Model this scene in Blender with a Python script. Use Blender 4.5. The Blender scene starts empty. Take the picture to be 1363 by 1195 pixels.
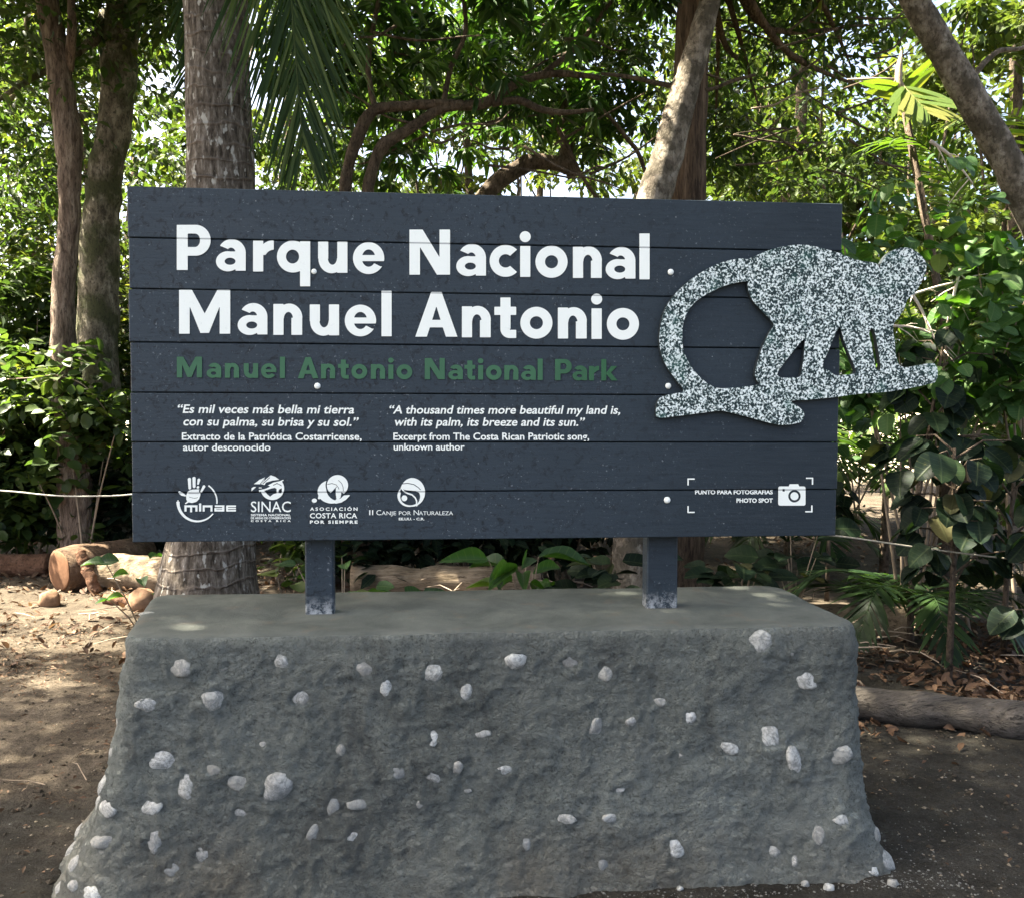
import bpy, math, random
import numpy as np
from mathutils import Vector, Matrix, noise
from mathutils.bvhtree import BVHTree

# ------------------------------------------------------------------ camera
SC = bpy.context.scene
COL = SC.collection
PW, PH, F = 1363.0, 1195.0, 1150.0
CAMP = Vector((-0.1960, -2.8745, 1.5003))
YAW, PITCH, ROLL = -0.0857, -0.0450, 0.0033
_cy, _sy, _cp, _sp, _cr, _sr = math.cos(YAW), math.sin(YAW), math.cos(PITCH), math.sin(PITCH), math.cos(ROLL), math.sin(ROLL)
CF = Vector((-_sy*_cp, _cy*_cp, _sp))
_R = Vector((_cy, _sy, 0)); _U = _R.cross(CF)
CR = _cr*_R + _sr*_U; CU = -_sr*_R + _cr*_U
cam = bpy.data.objects.new('camera', bpy.data.cameras.new('camera'))
COL.objects.link(cam); SC.camera = cam
cam.data.sensor_width = 36; cam.data.lens = 36*F/PW
cam.data.clip_start = 0.05; cam.data.clip_end = 2000
M = Matrix((CR, CU, -CF)).transposed().to_4x4(); M.translation = CAMP
cam.matrix_world = M

# ------------------------------------------------------------------ light
SUN_AZ = Vector((-0.97, 0.22)).normalized(); SUN_EL = math.radians(57)
SUN = Vector((SUN_AZ.x*math.cos(SUN_EL), SUN_AZ.y*math.cos(SUN_EL), math.sin(SUN_EL)))
w = bpy.data.worlds.new('World'); SC.world = w; w.use_nodes = True
nt = w.node_tree
sky = nt.nodes.new('ShaderNodeTexSky'); sky.sky_type = 'NISHITA'; sky.sun_disc = False
sky.sun_elevation = SUN_EL; sky.sun_rotation = math.atan2(SUN.x, SUN.y); sky.dust_density = 6.0; sky.air_density = 0.55; sky.ozone_density = 1.0
nt.links.new(sky.outputs[0], nt.nodes['Background'].inputs[0])
nt.nodes['Background'].inputs[1].default_value = 0.085
sl = bpy.data.lights.new('sun', 'SUN'); sl.energy = 5.0; sl.angle = math.radians(0.55); sl.color = (1, 0.94, 0.84)
so = bpy.data.objects.new('sun', sl); COL.objects.link(so)
so.rotation_euler = SUN.to_track_quat('Z', 'Y').to_euler(); so.location = SUN*30
SC.view_settings.view_transform = 'Standard'; SC.view_settings.look = 'None'
SC.view_settings.gamma = 1; SC.view_settings.exposure = 3.4
SC.view_settings.use_white_balance = True; SC.view_settings.white_balance_temperature = 7100; SC.view_settings.white_balance_tint = 5
SC.cycles.max_bounces = 8; SC.cycles.diffuse_bounces = 4; SC.cycles.glossy_bounces = 2
SC.cycles.transmission_bounces = 4; SC.cycles.transparent_max_bounces = 4
SC.cycles.caustics_reflective = False; SC.cycles.caustics_refractive = False

# ------------------------------------------------------------------ pixel helpers (photo pixels -> world)
def ray(px, py):
    return (CF + CR*((px-681.5)/F) + CU*((597.5-py)/F)).normalized()
def at(px, py, Y=0.0):
    d = ray(px, py); return CAMP + d*((Y-CAMP.y)/d.y)
def at_z(px, py, z=0.0):
    d = ray(px, py); return CAMP + d*((z-CAMP.z)/d.z)
def ppm(Y):                     # pixels per metre at depth plane Y
    return F/(Y-CAMP.y)

# ------------------------------------------------------------------ object helpers
def tag(o, label=None, cat=None, group=None, kind=None):
    if label: o['label'] = label
    if cat: o['category'] = cat
    if group: o['group'] = group
    if kind: o['kind'] = kind
    return o
def empty(name, loc, label, cat, group=None):
    o = bpy.data.objects.new(name, None); COL.objects.link(o); o.location = loc
    o.empty_display_size = 0.1
    return tag(o, label, cat, group)
def link(name, me, mat=None, parent=None):
    o = bpy.data.objects.new(name, me); COL.objects.link(o)
    if mat: me.materials.append(mat)
    if parent:
        o.parent = parent; o.matrix_parent_inverse = Matrix.Translation(-Vector(parent.location))
    return o
class MB:
    def __init__(s): s.v = []; s.f = []; s.t = []
    def add(s, v, f, tone=None):
        b = len(s.v); s.v += [tuple(p) for p in v]; s.f += [[i+b for i in q] for q in f]
        if tone is not None: s.t += [tone]*len(v)
    def box(s, lo, hi):
        x0, y0, z0 = lo; x1, y1, z1 = hi
        s.add([(x0,y0,z0),(x1,y0,z0),(x1,y1,z0),(x0,y1,z0),(x0,y0,z1),(x1,y0,z1),(x1,y1,z1),(x0,y1,z1)],
              [(0,3,2,1),(4,5,6,7),(0,1,5,4),(1,2,6,5),(2,3,7,6),(3,0,4,7)])
    def tube(s, pts, rad, n=10, lump=0.0, seed=0.0, cap=True, tone=None):
        pts = [Vector(p) for p in pts]; m = len(pts); V = []; Fc = []
        prev = None
        for i, p in enumerate(pts):
            t = (pts[min(i+1, m-1)] - pts[max(i-1, 0)])
            if t.length < 1e-9: t = Vector((0, 0, 1))
            t.normalize()
            if prev is None:
                a = t.cross(Vector((0.13, 0.97, 0.21)));
                if a.length < 1e-3: a = t.cross(Vector((1, 0, 0)))
            else:
                a = prev - t*prev.dot(t)
            a.normalize(); prev = a; b = t.cross(a)
            for k in range(n):
                th = 2*math.pi*k/n; d = a*math.cos(th) + b*math.sin(th)
                r = rad[i]
                if lump:
                    q = p + d*r; r *= 1 + lump*noise.noise(q*(1.6/max(r, .03))*0.35 + Vector((seed, seed*2, 0)))
                V.append(p + d*r)
        for i in range(m-1):
            for k in range(n):
                Fc.append((i*n+k, i*n+(k+1) % n, (i+1)*n+(k+1) % n, (i+1)*n+k))
        if cap:
            Fc.append(tuple(range(n-1, -1, -1))); Fc.append(tuple(range((m-1)*n, m*n)))
        s.add(V, Fc, tone)
    def build(s, name, mat=None, parent=None, smooth=True):
        me = bpy.data.meshes.new(name); me.from_pydata(s.v, [], s.f)
        if smooth: me.polygons.foreach_set('use_smooth', [True]*len(me.polygons))
        if len(s.t) == len(s.v) and s.t:
            a = me.attributes.new('tone', 'FLOAT', 'POINT'); a.data.foreach_set('value', s.t)
        me.update()
        return link(name, me, mat, parent)
def smooth_path(pts, k=4):
    """Catmull-Rom through tuples (any length)"""
    P = [np.array(p, float) for p in pts]; out = []
    for i in range(len(P)-1):
        p0 = P[max(i-1, 0)]; p1 = P[i]; p2 = P[i+1]; p3 = P[min(i+2, len(P)-1)]
        for j in range(k):
            t = j/k
            out.append(0.5*((2*p1)+(-p0+p2)*t+(2*p0-5*p1+4*p2-p3)*t*t+(-p0+3*p1-3*p2+p3)*t**3))
    out.append(P[-1]); return out

# ------------------------------------------------------------------ material helpers
class NT:
    def __init__(s, name):
        s.m = bpy.data.materials.new(name); s.m.use_nodes = True; s.t = s.m.node_tree
        s.b = s.t.nodes['Principled BSDF']; s.out = s.t.nodes['Material Output']
    def n(s, typ, **kw):
        o = s.t.nodes.new('ShaderNode'+typ)
        for k, v in kw.items():
            if k.startswith('i_'):
                key = k[2:]; key = int(key) if key.isdigit() else key.replace('_', ' ')
                o.inputs[key].default_value = v
            else: setattr(o, k, v)
        return o
    def l(s, a, b): s.t.links.new(a, b)
    def coord(s, scale=(1,1,1)):
        c = s.n('TexCoord'); mp = s.n('Mapping'); mp.inputs['Scale'].default_value = scale
        s.l(c.outputs['Object'], mp.inputs[0]); return mp.outputs[0]
    def noise(s, vec, scale, detail=4, rough=0.55, dist=0.0):
        o = s.n('TexNoise'); o.inputs['Scale'].default_value = scale; o.inputs['Detail'].default_value = detail
        o.inputs['Roughness'].default_value = rough; o.inputs['Distortion'].default_value = dist
        s.l(vec, o.inputs['Vector']); return o.outputs['Fac']
    def ramp(s, fac, stops):
        r = s.n('ValToRGB'); e = r.color_ramp.elements
        while len(e) < len(stops): e.new(0.5)
        for q, (p, c) in zip(e, stops):
            q.position = p; q.color = (c, c, c, 1) if isinstance(c, (int, float)) else (*c, 1)
        s.l(fac, r.inputs[0]); return r.outputs[0]
    def mix(s, fac, a, b, mode='MIX'):
        m = s.n('MixRGB', blend_type=mode)
        for sock, v in ((m.inputs[0], fac), (m.inputs[1], a), (m.inputs[2], b)):
            if isinstance(v, (int, float)): sock.default_value = v if sock.type == 'VALUE' else (v, v, v, 1)
            elif isinstance(v, tuple): sock.default_value = (*v, 1)
            else: s.l(v, sock)
        return m.outputs[0]
    def math(s, op, a, b=0.0):
        m = s.n('Math', operation=op)
        for sock, v in ((m.inputs[0], a), (m.inputs[1], b)):
            if isinstance(v, (int, float)): sock.default_value = v
            else: s.l(v, sock)
        return m.outputs[0]
    def bump(s, h, strength=0.5, dist=0.01, normal=None):
        b = s.n('Bump'); b.inputs['Strength'].default_value = strength; b.inputs['Distance'].default_value = dist
        s.l(h, b.inputs['Height'])
        if normal is not None: s.l(normal, b.inputs['Normal'])
        s.l(b.outputs[0], s.b.inputs['Normal']); return b.outputs[0]
    def base(s, c):
        if isinstance(c, tuple): s.b.inputs['Base Color'].default_value = (*c, 1)
        else: s.l(c, s.b.inputs['Base Color'])
    def rough(s, r, spec=0.3):
        s.b.inputs['Specular IOR Level'].default_value = spec
        if isinstance(r, (int, float)): s.b.inputs['Roughness'].default_value = r
        else: s.l(r, s.b.inputs['Roughness'])

def leaf_mat(name, stops, trans, tfac=0.4, rough=0.45, spec=0.35, ribs=0.0):
    n = NT(name); a = n.n('Attribute', attribute_name='tone')
    c = n.ramp(a.outputs['Fac'], stops)
    if ribs:
        rb = n.n('Attribute', attribute_name='rib').outputs['Fac']; al = n.n('Attribute', attribute_name='along').outputs['Fac']
        v = n.math('FRACT', n.math('SUBTRACT', n.math('MULTIPLY', al, 6.5), n.math('MULTIPLY', rb, .9)))
        vein = n.math('MAXIMUM', n.ramp(rb, [(0.0, 1.0), (0.09, 0.0)]), n.math('MULTIPLY', n.ramp(v, [(0.0, .45), (0.12, 0.0), (0.9, 0.0), (1.0, .45)]), 1.0))
        c = n.mix(n.math('MULTIPLY', vein, ribs), c, (0.16, 0.20, 0.09)); n.bump(vein, .35, .004)
        bl = n.noise(n.coord(), 40, 4, .7); c = n.mix(n.ramp(bl, [(.6, 0), (.75, .35)]), c, (0.10, 0.085, 0.03))
    n.base(c); n.rough(rough, spec)
    tr = n.n('BsdfTranslucent'); tc = n.mix(1.0, c, trans, 'MULTIPLY')
    n.l(tc, tr.inputs[0])
    mx = n.n('MixShader'); mx.inputs[0].default_value = tfac
    n.l(n.b.outputs[0], mx.inputs[1]); n.l(tr.outputs[0], mx.inputs[2]); n.l(mx.outputs[0], n.out.inputs[0])
    return n.m

def bark_mat(name, stops, scale=8, stretch=0.25, patch=None, bumpd=0.02):
    n = NT(name); v = n.coord((1, 1, stretch)); v2 = n.coord()
    f = n.noise(v, scale, 6, 0.65, 0.4); c = n.ramp(f, stops)
    if patch:
        pf = n.ramp(n.noise(v2, patch[1], 5, 0.6), [(0.45, 0.0), (0.58, 1.0)])
        c = n.mix(pf, c, patch[0])
    n.base(c); n.rough(0.9, 0.15)
    h = n.noise(v, scale*3, 8, 0.7, 0.5)
    c = n.mix(n.ramp(h, [(0.38, 0.75), (0.5, 0.0)]), c, tuple(x*.5 for x in stops[0][1])); n.base(c)
    n.bump(h, 1.0, bumpd*1.6); return n.m

# ------------------------------------------------------------------ materials
def m_paint():
    n = NT('dark painted boards'); v = n.coord(); vg = n.coord((1.2, 1, 14))
    g = n.noise(vg, 6, 8, 0.7); big = n.noise(v, 1.6, 4)
    c = n.mix(n.ramp(big, [(0.35, 0), (0.7, 1)]), (0.0075, 0.0142, 0.021), (0.0155, 0.0265, 0.037))
    c = n.mix(n.ramp(g, [(0.35, 0.0), (0.75, 0.6)]), c, (0.024, 0.036, 0.047))
    cl = n.noise(n.coord((.6, 1, 1)), 4.5, 6, .65, .6)
    # worn dusty specks, thicker towards the left end of the boards
    sep = n.n('SeparateXYZ'); n.l(v, sep.inputs[0])
    left = n.ramp(n.math('MULTIPLY_ADD', sep.outputs[0], -0.42), [(0.0, 0.0), (0.5, 1.0)])
    c = n.mix(n.math('MULTIPLY', left, .55), c, (0.033, 0.048, 0.064)); c = n.mix(n.ramp(cl, [(.56, 0), (.72, .3)]), c, (0.042, 0.054, 0.067)); c = n.mix(n.math('MULTIPLY', n.ramp(n.noise(v, 38, 6, .75, .8), [(.38, .9), (.47, 0)]), n.math('MULTIPLY', left, .9)), c, (0.008, 0.011, 0.015))
    s1 = n.noise(v, 90, 3, 0.7); s2 = n.noise(v, 7, 4, 0.6)
    sm = n.math('MULTIPLY', n.ramp(s1, [(0.615, 0.0), (0.70, 0.8)]), n.ramp(s2, [(0.44, 0.0), (0.60, 1.0)]))
    sm = n.math('MULTIPLY', sm, n.math('MULTIPLY_ADD', left, 0.7))
    vo = n.n('TexVoronoi', feature='F1'); vo.inputs['Scale'].default_value = 26; n.l(v, vo.inputs['Vector'])
    vr = n.math('MULTIPLY', n.ramp(vo.outputs['Distance'], [(0.035, 1.0), (0.07, 0.0)]), n.ramp(n.noise(v, 11, 2), [(0.52, 0.0), (0.6, 1.0)]))
    c = n.mix(sm, c, (0.20, 0.22, 0.24)); c = n.mix(n.math('MULTIPLY', vr, 0.4), c, (0.45, 0.47, 0.48))
    # scuffed, lime-washed post feet
    ft = n.ramp(n.math('ADD', sep.outputs[2], -0.80), [(0.012, 1.0), (0.075, 0.0)])
    ft = n.math('MULTIPLY', ft, n.ramp(n.noise(v, 55, 5, 0.75), [(0.43, 0.0), (0.6, 0.9)]))
    c = n.mix(ft, c, (0.42, 0.43, 0.43))
    n.base(c); n.rough(n.ramp(g, [(0.3, 0.66), (0.8, 0.5)]), 0.3)
    h = n.math('ADD', g, n.math('MULTIPLY', n.noise(v, 120, 4, 0.7), 0.8)); n.bump(h, 0.45, 0.004); return n.m
def m_white():
    n = NT('white lettering paint'); v = n.coord()
    f = n.noise(v, 60, 5, 0.7); c = n.mix(n.ramp(f, [(0.60, 0), (0.76, 0.5)]), (0.86, 0.89, 0.84), (0.60, 0.63, 0.61))
    sep = n.n('SeparateXYZ'); n.l(v, sep.inputs[0])
    for py in (316.5, 384.5, 455.5, 522.5, 588.5, 655.5):      # the joints between planks crack the paint
        d = n.math('ABSOLUTE', n.math('SUBTRACT', sep.outputs[2], at(180, py).z))
        c = n.mix(n.ramp(d, [(0.0009, 0.85), (0.0016, 0.0)]), c, (0.16, 0.17, 0.18))
    n.base(c); n.rough(0.55, 0.3); n.bump(n.noise(v, 160, 3), 0.25, 0.002); return n.m
def m_green():
    n = NT('green lettering paint'); v = n.coord()
    f = n.noise(v, 5, 3, 0.6); s = n.noise(v, 80, 5, 0.7)
    sep = n.n('SeparateXYZ'); n.l(v, sep.inputs[0])
    pale = n.ramp(n.math('MULTIPLY_ADD', sep.outputs[0], -0.45), [(0.27, 0.0), (0.46, 0.5)])
    c = n.mix(n.ramp(f, [(0.35, 0), (0.65, 1)]), (0.007, 0.060, 0.018), (0.015, 0.095, 0.032))
    c = n.mix(pale, c, (0.065, 0.17, 0.10)); c = n.mix(n.ramp(s, [(0.55, 0), (0.75, 0.45)]), c, (0.045, 0.15, 0.068))
    n.base(c); n.rough(0.5, 0.35); return n.m
def m_speckle():
    n = NT('speckled stone coat'); v = n.coord()
    a = n.noise(v, 138, 3, 0.65, 0.3); b = n.noise(v, 60, 2, 0.6)
    f = n.math('MULTIPLY_ADD', b, 0.35); n.l(a, f.node.inputs[2])
    c = n.ramp(f, [(0.630, (0.010, 0.024, 0.026)), (0.678, (0.11, 0.17, 0.165)), (0.745, (0.78, 0.84, 0.82))])
    t = n.ramp(n.noise(v, 9, 2), [(0.56, 0), (0.70, 0.4)])
    c = n.mix(t, c, n.mix(0.5, c, (0.03, 0.20, 0.15)))
    n.base(c); n.rough(0.7, 0.3); n.bump(a, 0.6, 0.004); return n.m
def m_speckle_edge():
    n = NT('dark cutout edge'); n.base((0.02, 0.028, 0.032)); n.rough(0.7); return n.m
def m_concrete():
    n = NT('rough cement render'); v = n.coord()
    big = n.noise(v, 2.2, 5, 0.6, 0.4); mid = n.noise(v, 11, 6, 0.65); fine = n.noise(v, 70, 8, 0.72)
    c = n.mix(n.ramp(big, [(0.32, 0), (0.7, 1)]), (0.255, 0.278, 0.255), (0.385, 0.415, 0.385))
    c = n.mix(n.ramp(n.noise(v, 24, 8, 0.75, 0.6), [(0.36, 0.45), (0.48, 0.0)]), c, (0.115, 0.13, 0.125))
    c = n.mix(n.ramp(mid, [(0.3, 0.4), (0.55, 0.0)]), c, (0.16, 0.18, 0.17))
    gr = n.noise(v, 95, 5, 0.85, .5)
    sme = n.ramp(n.noise(n.coord((1, 1, .6)), 5.5, 5, .6, 1.2), [(.38, .38), (.58, .9)])      # trowelled smears hide the grit in places
    c = n.mix(n.math('MULTIPLY', sme, n.ramp(gr, [(0.39, 0.85), (0.48, 0.0)])), c, (0.07, 0.076, 0.072)); c = n.mix(n.math('MULTIPLY', sme, n.ramp(gr, [(0.56, 0.0), (0.66, 0.5)])), c, (0.45, 0.47, 0.44))
    c = n.mix(n.ramp(n.noise(n.coord((1, 1, .45)), 3.4, 6, .65, 1.5), [(.54, 0), (.66, .55)]), c, (0.34, 0.365, 0.345)); c = n.mix(n.ramp(n.noise(n.coord((1, 1, .5)), 3.1, 6, .65, 1.2), [(.34, .6), (.44, 0)]), c, (0.115, 0.122, 0.118))
    c = n.mix(n.ramp(n.noise(v, 1.3, 3), [(.40, .45), (.60, 0)]), c, n.mix(0.5, c, (0.10, 0.105, 0.10)))
    c = n.mix(n.ramp(fine, [(0.55, 0), (0.72, 0.4)]), c, (0.44, 0.48, 0.45))
    sep = n.n('SeparateXYZ'); n.l(v, sep.inputs[0])
    g = n.n('NewGeometry'); sn = n.n('SeparateXYZ'); n.l(g.outputs['True Normal'], sn.inputs[0])
    top = n.ramp(sn.outputs[2], [(0.55, 0.0), (0.85, 1.0)])
    tc = n.mix(n.ramp(n.noise(v, 5, 6, 0.6, 0.5), [(0.35, 0), (0.68, 1)]), (0.07, 0.077, 0.07), (0.13, 0.136, 0.122))
    tc = n.mix(n.ramp(n.noise(v, 9, 4, 0.6), [(0.58, 0), (0.75, 0.5)]), tc, (0.15, 0.115, 0.085))
    c = n.mix(top, c, tc)
    # soil splashed up the foot of the block, and rusty smears
    low = n.ramp(n.math('MULTIPLY_ADD', n.noise(v, 3.2, 5, 0.6), 0.55), [(0.0, 0), (1.0, 1)])
    lz = n.math('SUBTRACT', low, n.math('MULTIPLY', sep.outputs[2], 1.9))
    c = n.mix(n.math('MULTIPLY', n.ramp(n.math('SUBTRACT', lz, n.math('MULTIPLY', sep.outputs[0], .16)), [(0.28, 0.0), (0.75, 0.6)]), n.ramp(n.noise(v, 2.4, 5), [(0.44, 0.15), (0.64, 1.0)])), c, (0.20, 0.165, 0.12))
    n.base(c); n.rough(0.93, 0.15)
    pits = n.n('TexVoronoi', feature='F1'); pits.inputs['Scale'].default_value = 34
    n.l(n.mix(0.12, v, n.n('TexNoise').outputs['Color']), pits.inputs['Vector'])
    h = n.math('ADD', n.math('MULTIPLY', mid, 1.3), n.math('MULTIPLY', fine, 0.9)); rg = n.math('ABSOLUTE', n.math('SUBTRACT', n.noise(v, 55, 6, .7, .8), .5)); h = n.math('ADD', h, n.math('MULTIPLY', rg, -2.2))
    h = n.math('ADD', h, n.math('MULTIPLY', n.ramp(pits.outputs['Distance'], [(0.0, 0.0), (0.4, 1.0)]), 0.45))
    st = n.math('MULTIPLY_ADD', top, -0.72); st.node.inputs[2].default_value = 1.0
    b = n.n('Bump'); b.inputs['Distance'].default_value = 0.055; n.l(st, b.inputs['Strength']); n.l(h, b.inputs['Height'])
    n.l(b.outputs[0], n.b.inputs['Normal']); return n.m
def m_stone(name, a, b):
    n = NT(name); v = n.coord(); f = n.noise(v, 28, 6, 0.7, 0.6)
    c = n.mix(n.ramp(f, [(0.38, 0), (0.60, 1)]), a, b)
    oi = n.n('ObjectInfo'); c = n.mix(n.math('MULTIPLY', oi.outputs['Random'], .6), c, (0.22, 0.21, 0.18))
    c = n.mix(n.ramp(n.noise(v, 16, 6, .7, 1.5), [(.46, 0), (.5, .75), (.54, 0)]), c, (0.13, 0.13, 0.12)); c = n.mix(n.ramp(n.noise(v, 90, 6, .8), [(.38, .6), (.46, 0)]), c, (0.16, 0.165, 0.16))
    c = n.mix(n.ramp(n.noise(v, 60, 5, 0.7), [(0.5, 0), (0.66, 0.8)]), c, (0.16, 0.165, 0.16))
    n.base(c); n.rough(0.85, 0.2); n.bump(f, 0.6, 0.008); return n.m
def m_ground():
    n = NT('sandy earth'); v = n.coord()
    big = n.noise(v, 0.55, 5, 0.6, 0.5); mid = n.noise(v, 4, 6, 0.65, 0.3); fine = n.noise(v, 45, 8, 0.75)
    c = n.mix(n.ramp(big, [(0.40, 0), (0.60, 1)]), (0.095, 0.075, 0.055), (0.155, 0.125, 0.095))
    c = n.mix(n.ramp(mid, [(0.38, 0.75), (0.58, 0)]), c, (0.055, 0.043, 0.032))
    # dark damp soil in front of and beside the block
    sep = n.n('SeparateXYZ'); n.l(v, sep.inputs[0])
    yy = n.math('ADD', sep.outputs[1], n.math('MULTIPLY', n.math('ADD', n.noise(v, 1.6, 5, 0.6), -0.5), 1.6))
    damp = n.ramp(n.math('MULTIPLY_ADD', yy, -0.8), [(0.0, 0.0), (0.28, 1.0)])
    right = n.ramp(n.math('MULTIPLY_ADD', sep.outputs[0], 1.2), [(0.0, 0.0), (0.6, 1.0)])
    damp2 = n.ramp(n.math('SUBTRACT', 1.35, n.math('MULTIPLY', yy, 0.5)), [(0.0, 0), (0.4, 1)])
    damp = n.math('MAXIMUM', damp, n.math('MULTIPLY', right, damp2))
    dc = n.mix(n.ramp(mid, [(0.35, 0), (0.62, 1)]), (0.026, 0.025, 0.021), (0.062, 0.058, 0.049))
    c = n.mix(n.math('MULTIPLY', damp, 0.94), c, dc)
    c = n.mix(n.ramp(fine, [(0.58, 0), (0.72, 0.6)]), c, (0.20, 0.185, 0.155))
    f2 = n.noise(v, 140, 5, .8); c = n.mix(n.ramp(f2, [(.40, .7), (.52, 0)]), c, (0.022, 0.018, 0.014)); f3 = n.noise(v, 24, 7, .75, .6); c = n.mix(n.ramp(f3, [(.38, .6), (.5, 0)]), c, (0.03, 0.024, 0.018))
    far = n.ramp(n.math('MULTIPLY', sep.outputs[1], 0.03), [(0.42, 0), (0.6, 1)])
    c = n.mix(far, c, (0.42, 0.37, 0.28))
    n.base(c); n.rough(0.95, 0.1)
    h = n.math('ADD', n.math('MULTIPLY', mid, 1.6), fine); n.bump(h, 0.9, 0.03); return n.m
def m_wood(name, a, b, c3, scale=7, axis=0):
    n = NT(name); sc = [1, 1, 1]; sc[axis] = 0.12; v = n.coord(tuple(sc)); v2 = n.coord()
    f = n.noise(v, scale*3, 7, 0.7, 0.3)
    c = n.ramp(f, [(0.3, a), (0.55, b), (0.72, c3)])
    c = n.mix(n.ramp(n.noise(v2, 6, 4), [(0.45, 0.6), (0.62, 0)]), c, a)
    ck = n.ramp(n.noise(v, scale*9, 6, .7, .5), [(.36, .85), (.47, 0)]); c = n.mix(ck, c, tuple(x*.3 for x in a))
    n.base(c); n.rough(0.9, 0.15); n.bump(f, 1.0, 0.035); return n.m
def m_plain(name, col, rough=0.8, spec=0.2, sc=20):
    n = NT(name); v = n.coord(); f = n.noise(v, sc, 5, 0.65)
    n.base(n.mix(n.ramp(f, [(0.35, 0), (0.7, 1)]), tuple(x*0.7 for x in col), tuple(min(1, x*1.2) for x in col)))
    n.rough(rough, spec); n.bump(f, 0.4, 0.006); return n.m
def m_palm_bark():
    n = NT('ringed palm bark'); v = n.coord(); sep = n.n('SeparateXYZ'); n.l(v, sep.inputs[0])
    wob = n.noise(v, 3.5, 4, 0.6); z = n.math('ADD', n.math('MULTIPLY', sep.outputs[2], 9.5), n.math('MULTIPLY', wob, 1.5))
    fr = n.math('FRACT', z); ring = n.ramp(fr, [(0.0, 1.0), (0.10, 0.0), (0.86, 0.0), (1.0, 1.0)])
    ring = n.math('MULTIPLY', ring, n.ramp(n.noise(v, 6, 4), [(0.35, 0.3), (0.6, 1.0)]))
    f = n.noise(n.coord((1, 1, 0.28)), 34, 7, 0.7)
    c = n.ramp(f, [(0.36, (0.034, 0.027, 0.021)), (0.52, (0.128, 0.105, 0.085)), (0.68, (0.29, 0.255, 0.22))])
    c = n.mix(n.math('MULTIPLY', ring, 0.6), c, (0.27, 0.22, 0.185))
    sp = n.ramp(n.noise(n.coord((1, 1, 0.45)), 26, 3, 0.5), [(0.61, 0), (0.66, .9)])
    c = n.mix(sp, c, (0.45, 0.43, 0.39))
    n.base(c); n.rough(0.9, 0.12)
    h = n.math('ADD', f, n.math('MULTIPLY', ring, 0.9)); n.bump(h, 0.9, 0.025); return n.m

PAINT, WHITE, GREEN = m_paint(), m_white(), m_green()
SPECK, SPECK_EDGE, CONC = m_speckle(), m_speckle_edge(), m_concrete()
STONES = [m_stone('pale river stone', (0.38, 0.385, 0.365), (0.56, 0.56, 0.53)),
          m_stone('grey river stone', (0.27, 0.27, 0.255), (0.42, 0.415, 0.39)),
          m_stone('cement smeared stone', (0.16, 0.165, 0.16), (0.26, 0.265, 0.255))]
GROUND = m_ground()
BARK_PALM = m_palm_bark()
BARK_RED = bark_mat('reddish bark', [(0.3, (0.07, 0.05, 0.037)), (0.5, (0.21, 0.155, 0.12)), (0.7, (0.40, 0.32, 0.25))], 18, 0.22)
BARK_PALE = bark_mat('mossy pale bark', [(0.32, (0.08, 0.068, 0.05)), (0.5, (0.22, 0.19, 0.14)), (0.7, (0.44, 0.39, 0.30))], 15, 0.5, ((0.085, 0.088, 0.045), 3.2))
BARK_BROWN = bark_mat('furrowed brown bark', [(0.35, (0.045, 0.03, 0.022)), (0.55, (0.14, 0.095, 0.065)), (0.75, (0.24, 0.175, 0.125))], 20, 0.1)
BARK_LICHEN = bark_mat('pale lichen bark', [(0.3, (0.10, 0.08, 0.06)), (0.5, (0.24, 0.20, 0.16)), (0.72, (0.42, 0.38, 0.32))], 12, 0.6, ((0.10, 0.085, 0.065), 7))
BARK_MANGO = bark_mat('grey brown branch bark', [(0.3, (0.05, 0.038, 0.028)), (0.6, (0.15, 0.112, 0.082)), (0.8, (0.24, 0.19, 0.15))], 16, 0.5)
TWIG = m_plain('dry twig', (0.26, 0.20, 0.145))
DEADPALE = m_plain('bleached dry branch', (0.36, 0.285, 0.22))

# ------------------------------------------------------------------ implicit outlines -> meshes (letters, emblems)
def contour(fn, x0, y0, x1, y1, step):
    nx = int((x1-x0)/step)+2; ny = int((y1-y0)/step)+2
    xs = x0+np.arange(nx)*step; ys = y0+np.arange(ny)*step
    X, Y = np.meshgrid(xs, ys, indexing='ij'); Fv = fn(X, Y)
    Fv = np.where(np.abs(Fv) < 1e-6, 1e-6, Fv); ins = Fv < 0
    a = ins[:-1,:-1].astype(int)+2*ins[1:,:-1]+4*ins[1:,1:]+8*ins[:-1,1:]
    cells = np.argwhere((a > 0) & (a < 15)); nxt = {}; pos = {}
    def ep(i, j, e):
        if e == 0: p, q, k = (i, j), (i+1, j), ('h', i, j)
        elif e == 1: p, q, k = (i+1, j), (i+1, j+1), ('v', i+1, j)
        elif e == 2: p, q, k = (i, j+1), (i+1, j+1), ('h', i, j+1)
        else: p, q, k = (i, j), (i, j+1), ('v', i, j)
        if k not in pos:
            f0, f1 = Fv[p], Fv[q]; t = f0/(f0-f1)
            pos[k] = (xs[p[0]]+t*(xs[q[0]]-xs[p[0]]), ys[p[1]]+t*(ys[q[1]]-ys[p[1]]))
        return k
    TB = {1:[(0,3)],2:[(1,0)],3:[(1,3)],4:[(2,1)],5:[(0,3),(2,1)],6:[(2,0)],7:[(2,3)],8:[(3,2)],9:[(0,2)],10:[(1,0),(3,2)],11:[(1,2)],12:[(3,1)],13:[(0,1)],14:[(3,0)]}
    for i, j in cells:
        for e0, e1 in TB[a[i, j]]: nxt[ep(i, j, e0)] = ep(i, j, e1)
    loops = []
    while nxt:
        k0, k = nxt.popitem(); lp = [pos[k0]]
        while k != k0 and k in nxt:
            lp.append(pos[k]); k = nxt.pop(k)
        if len(lp) > 3: loops.append(lp)
    return loops
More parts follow.
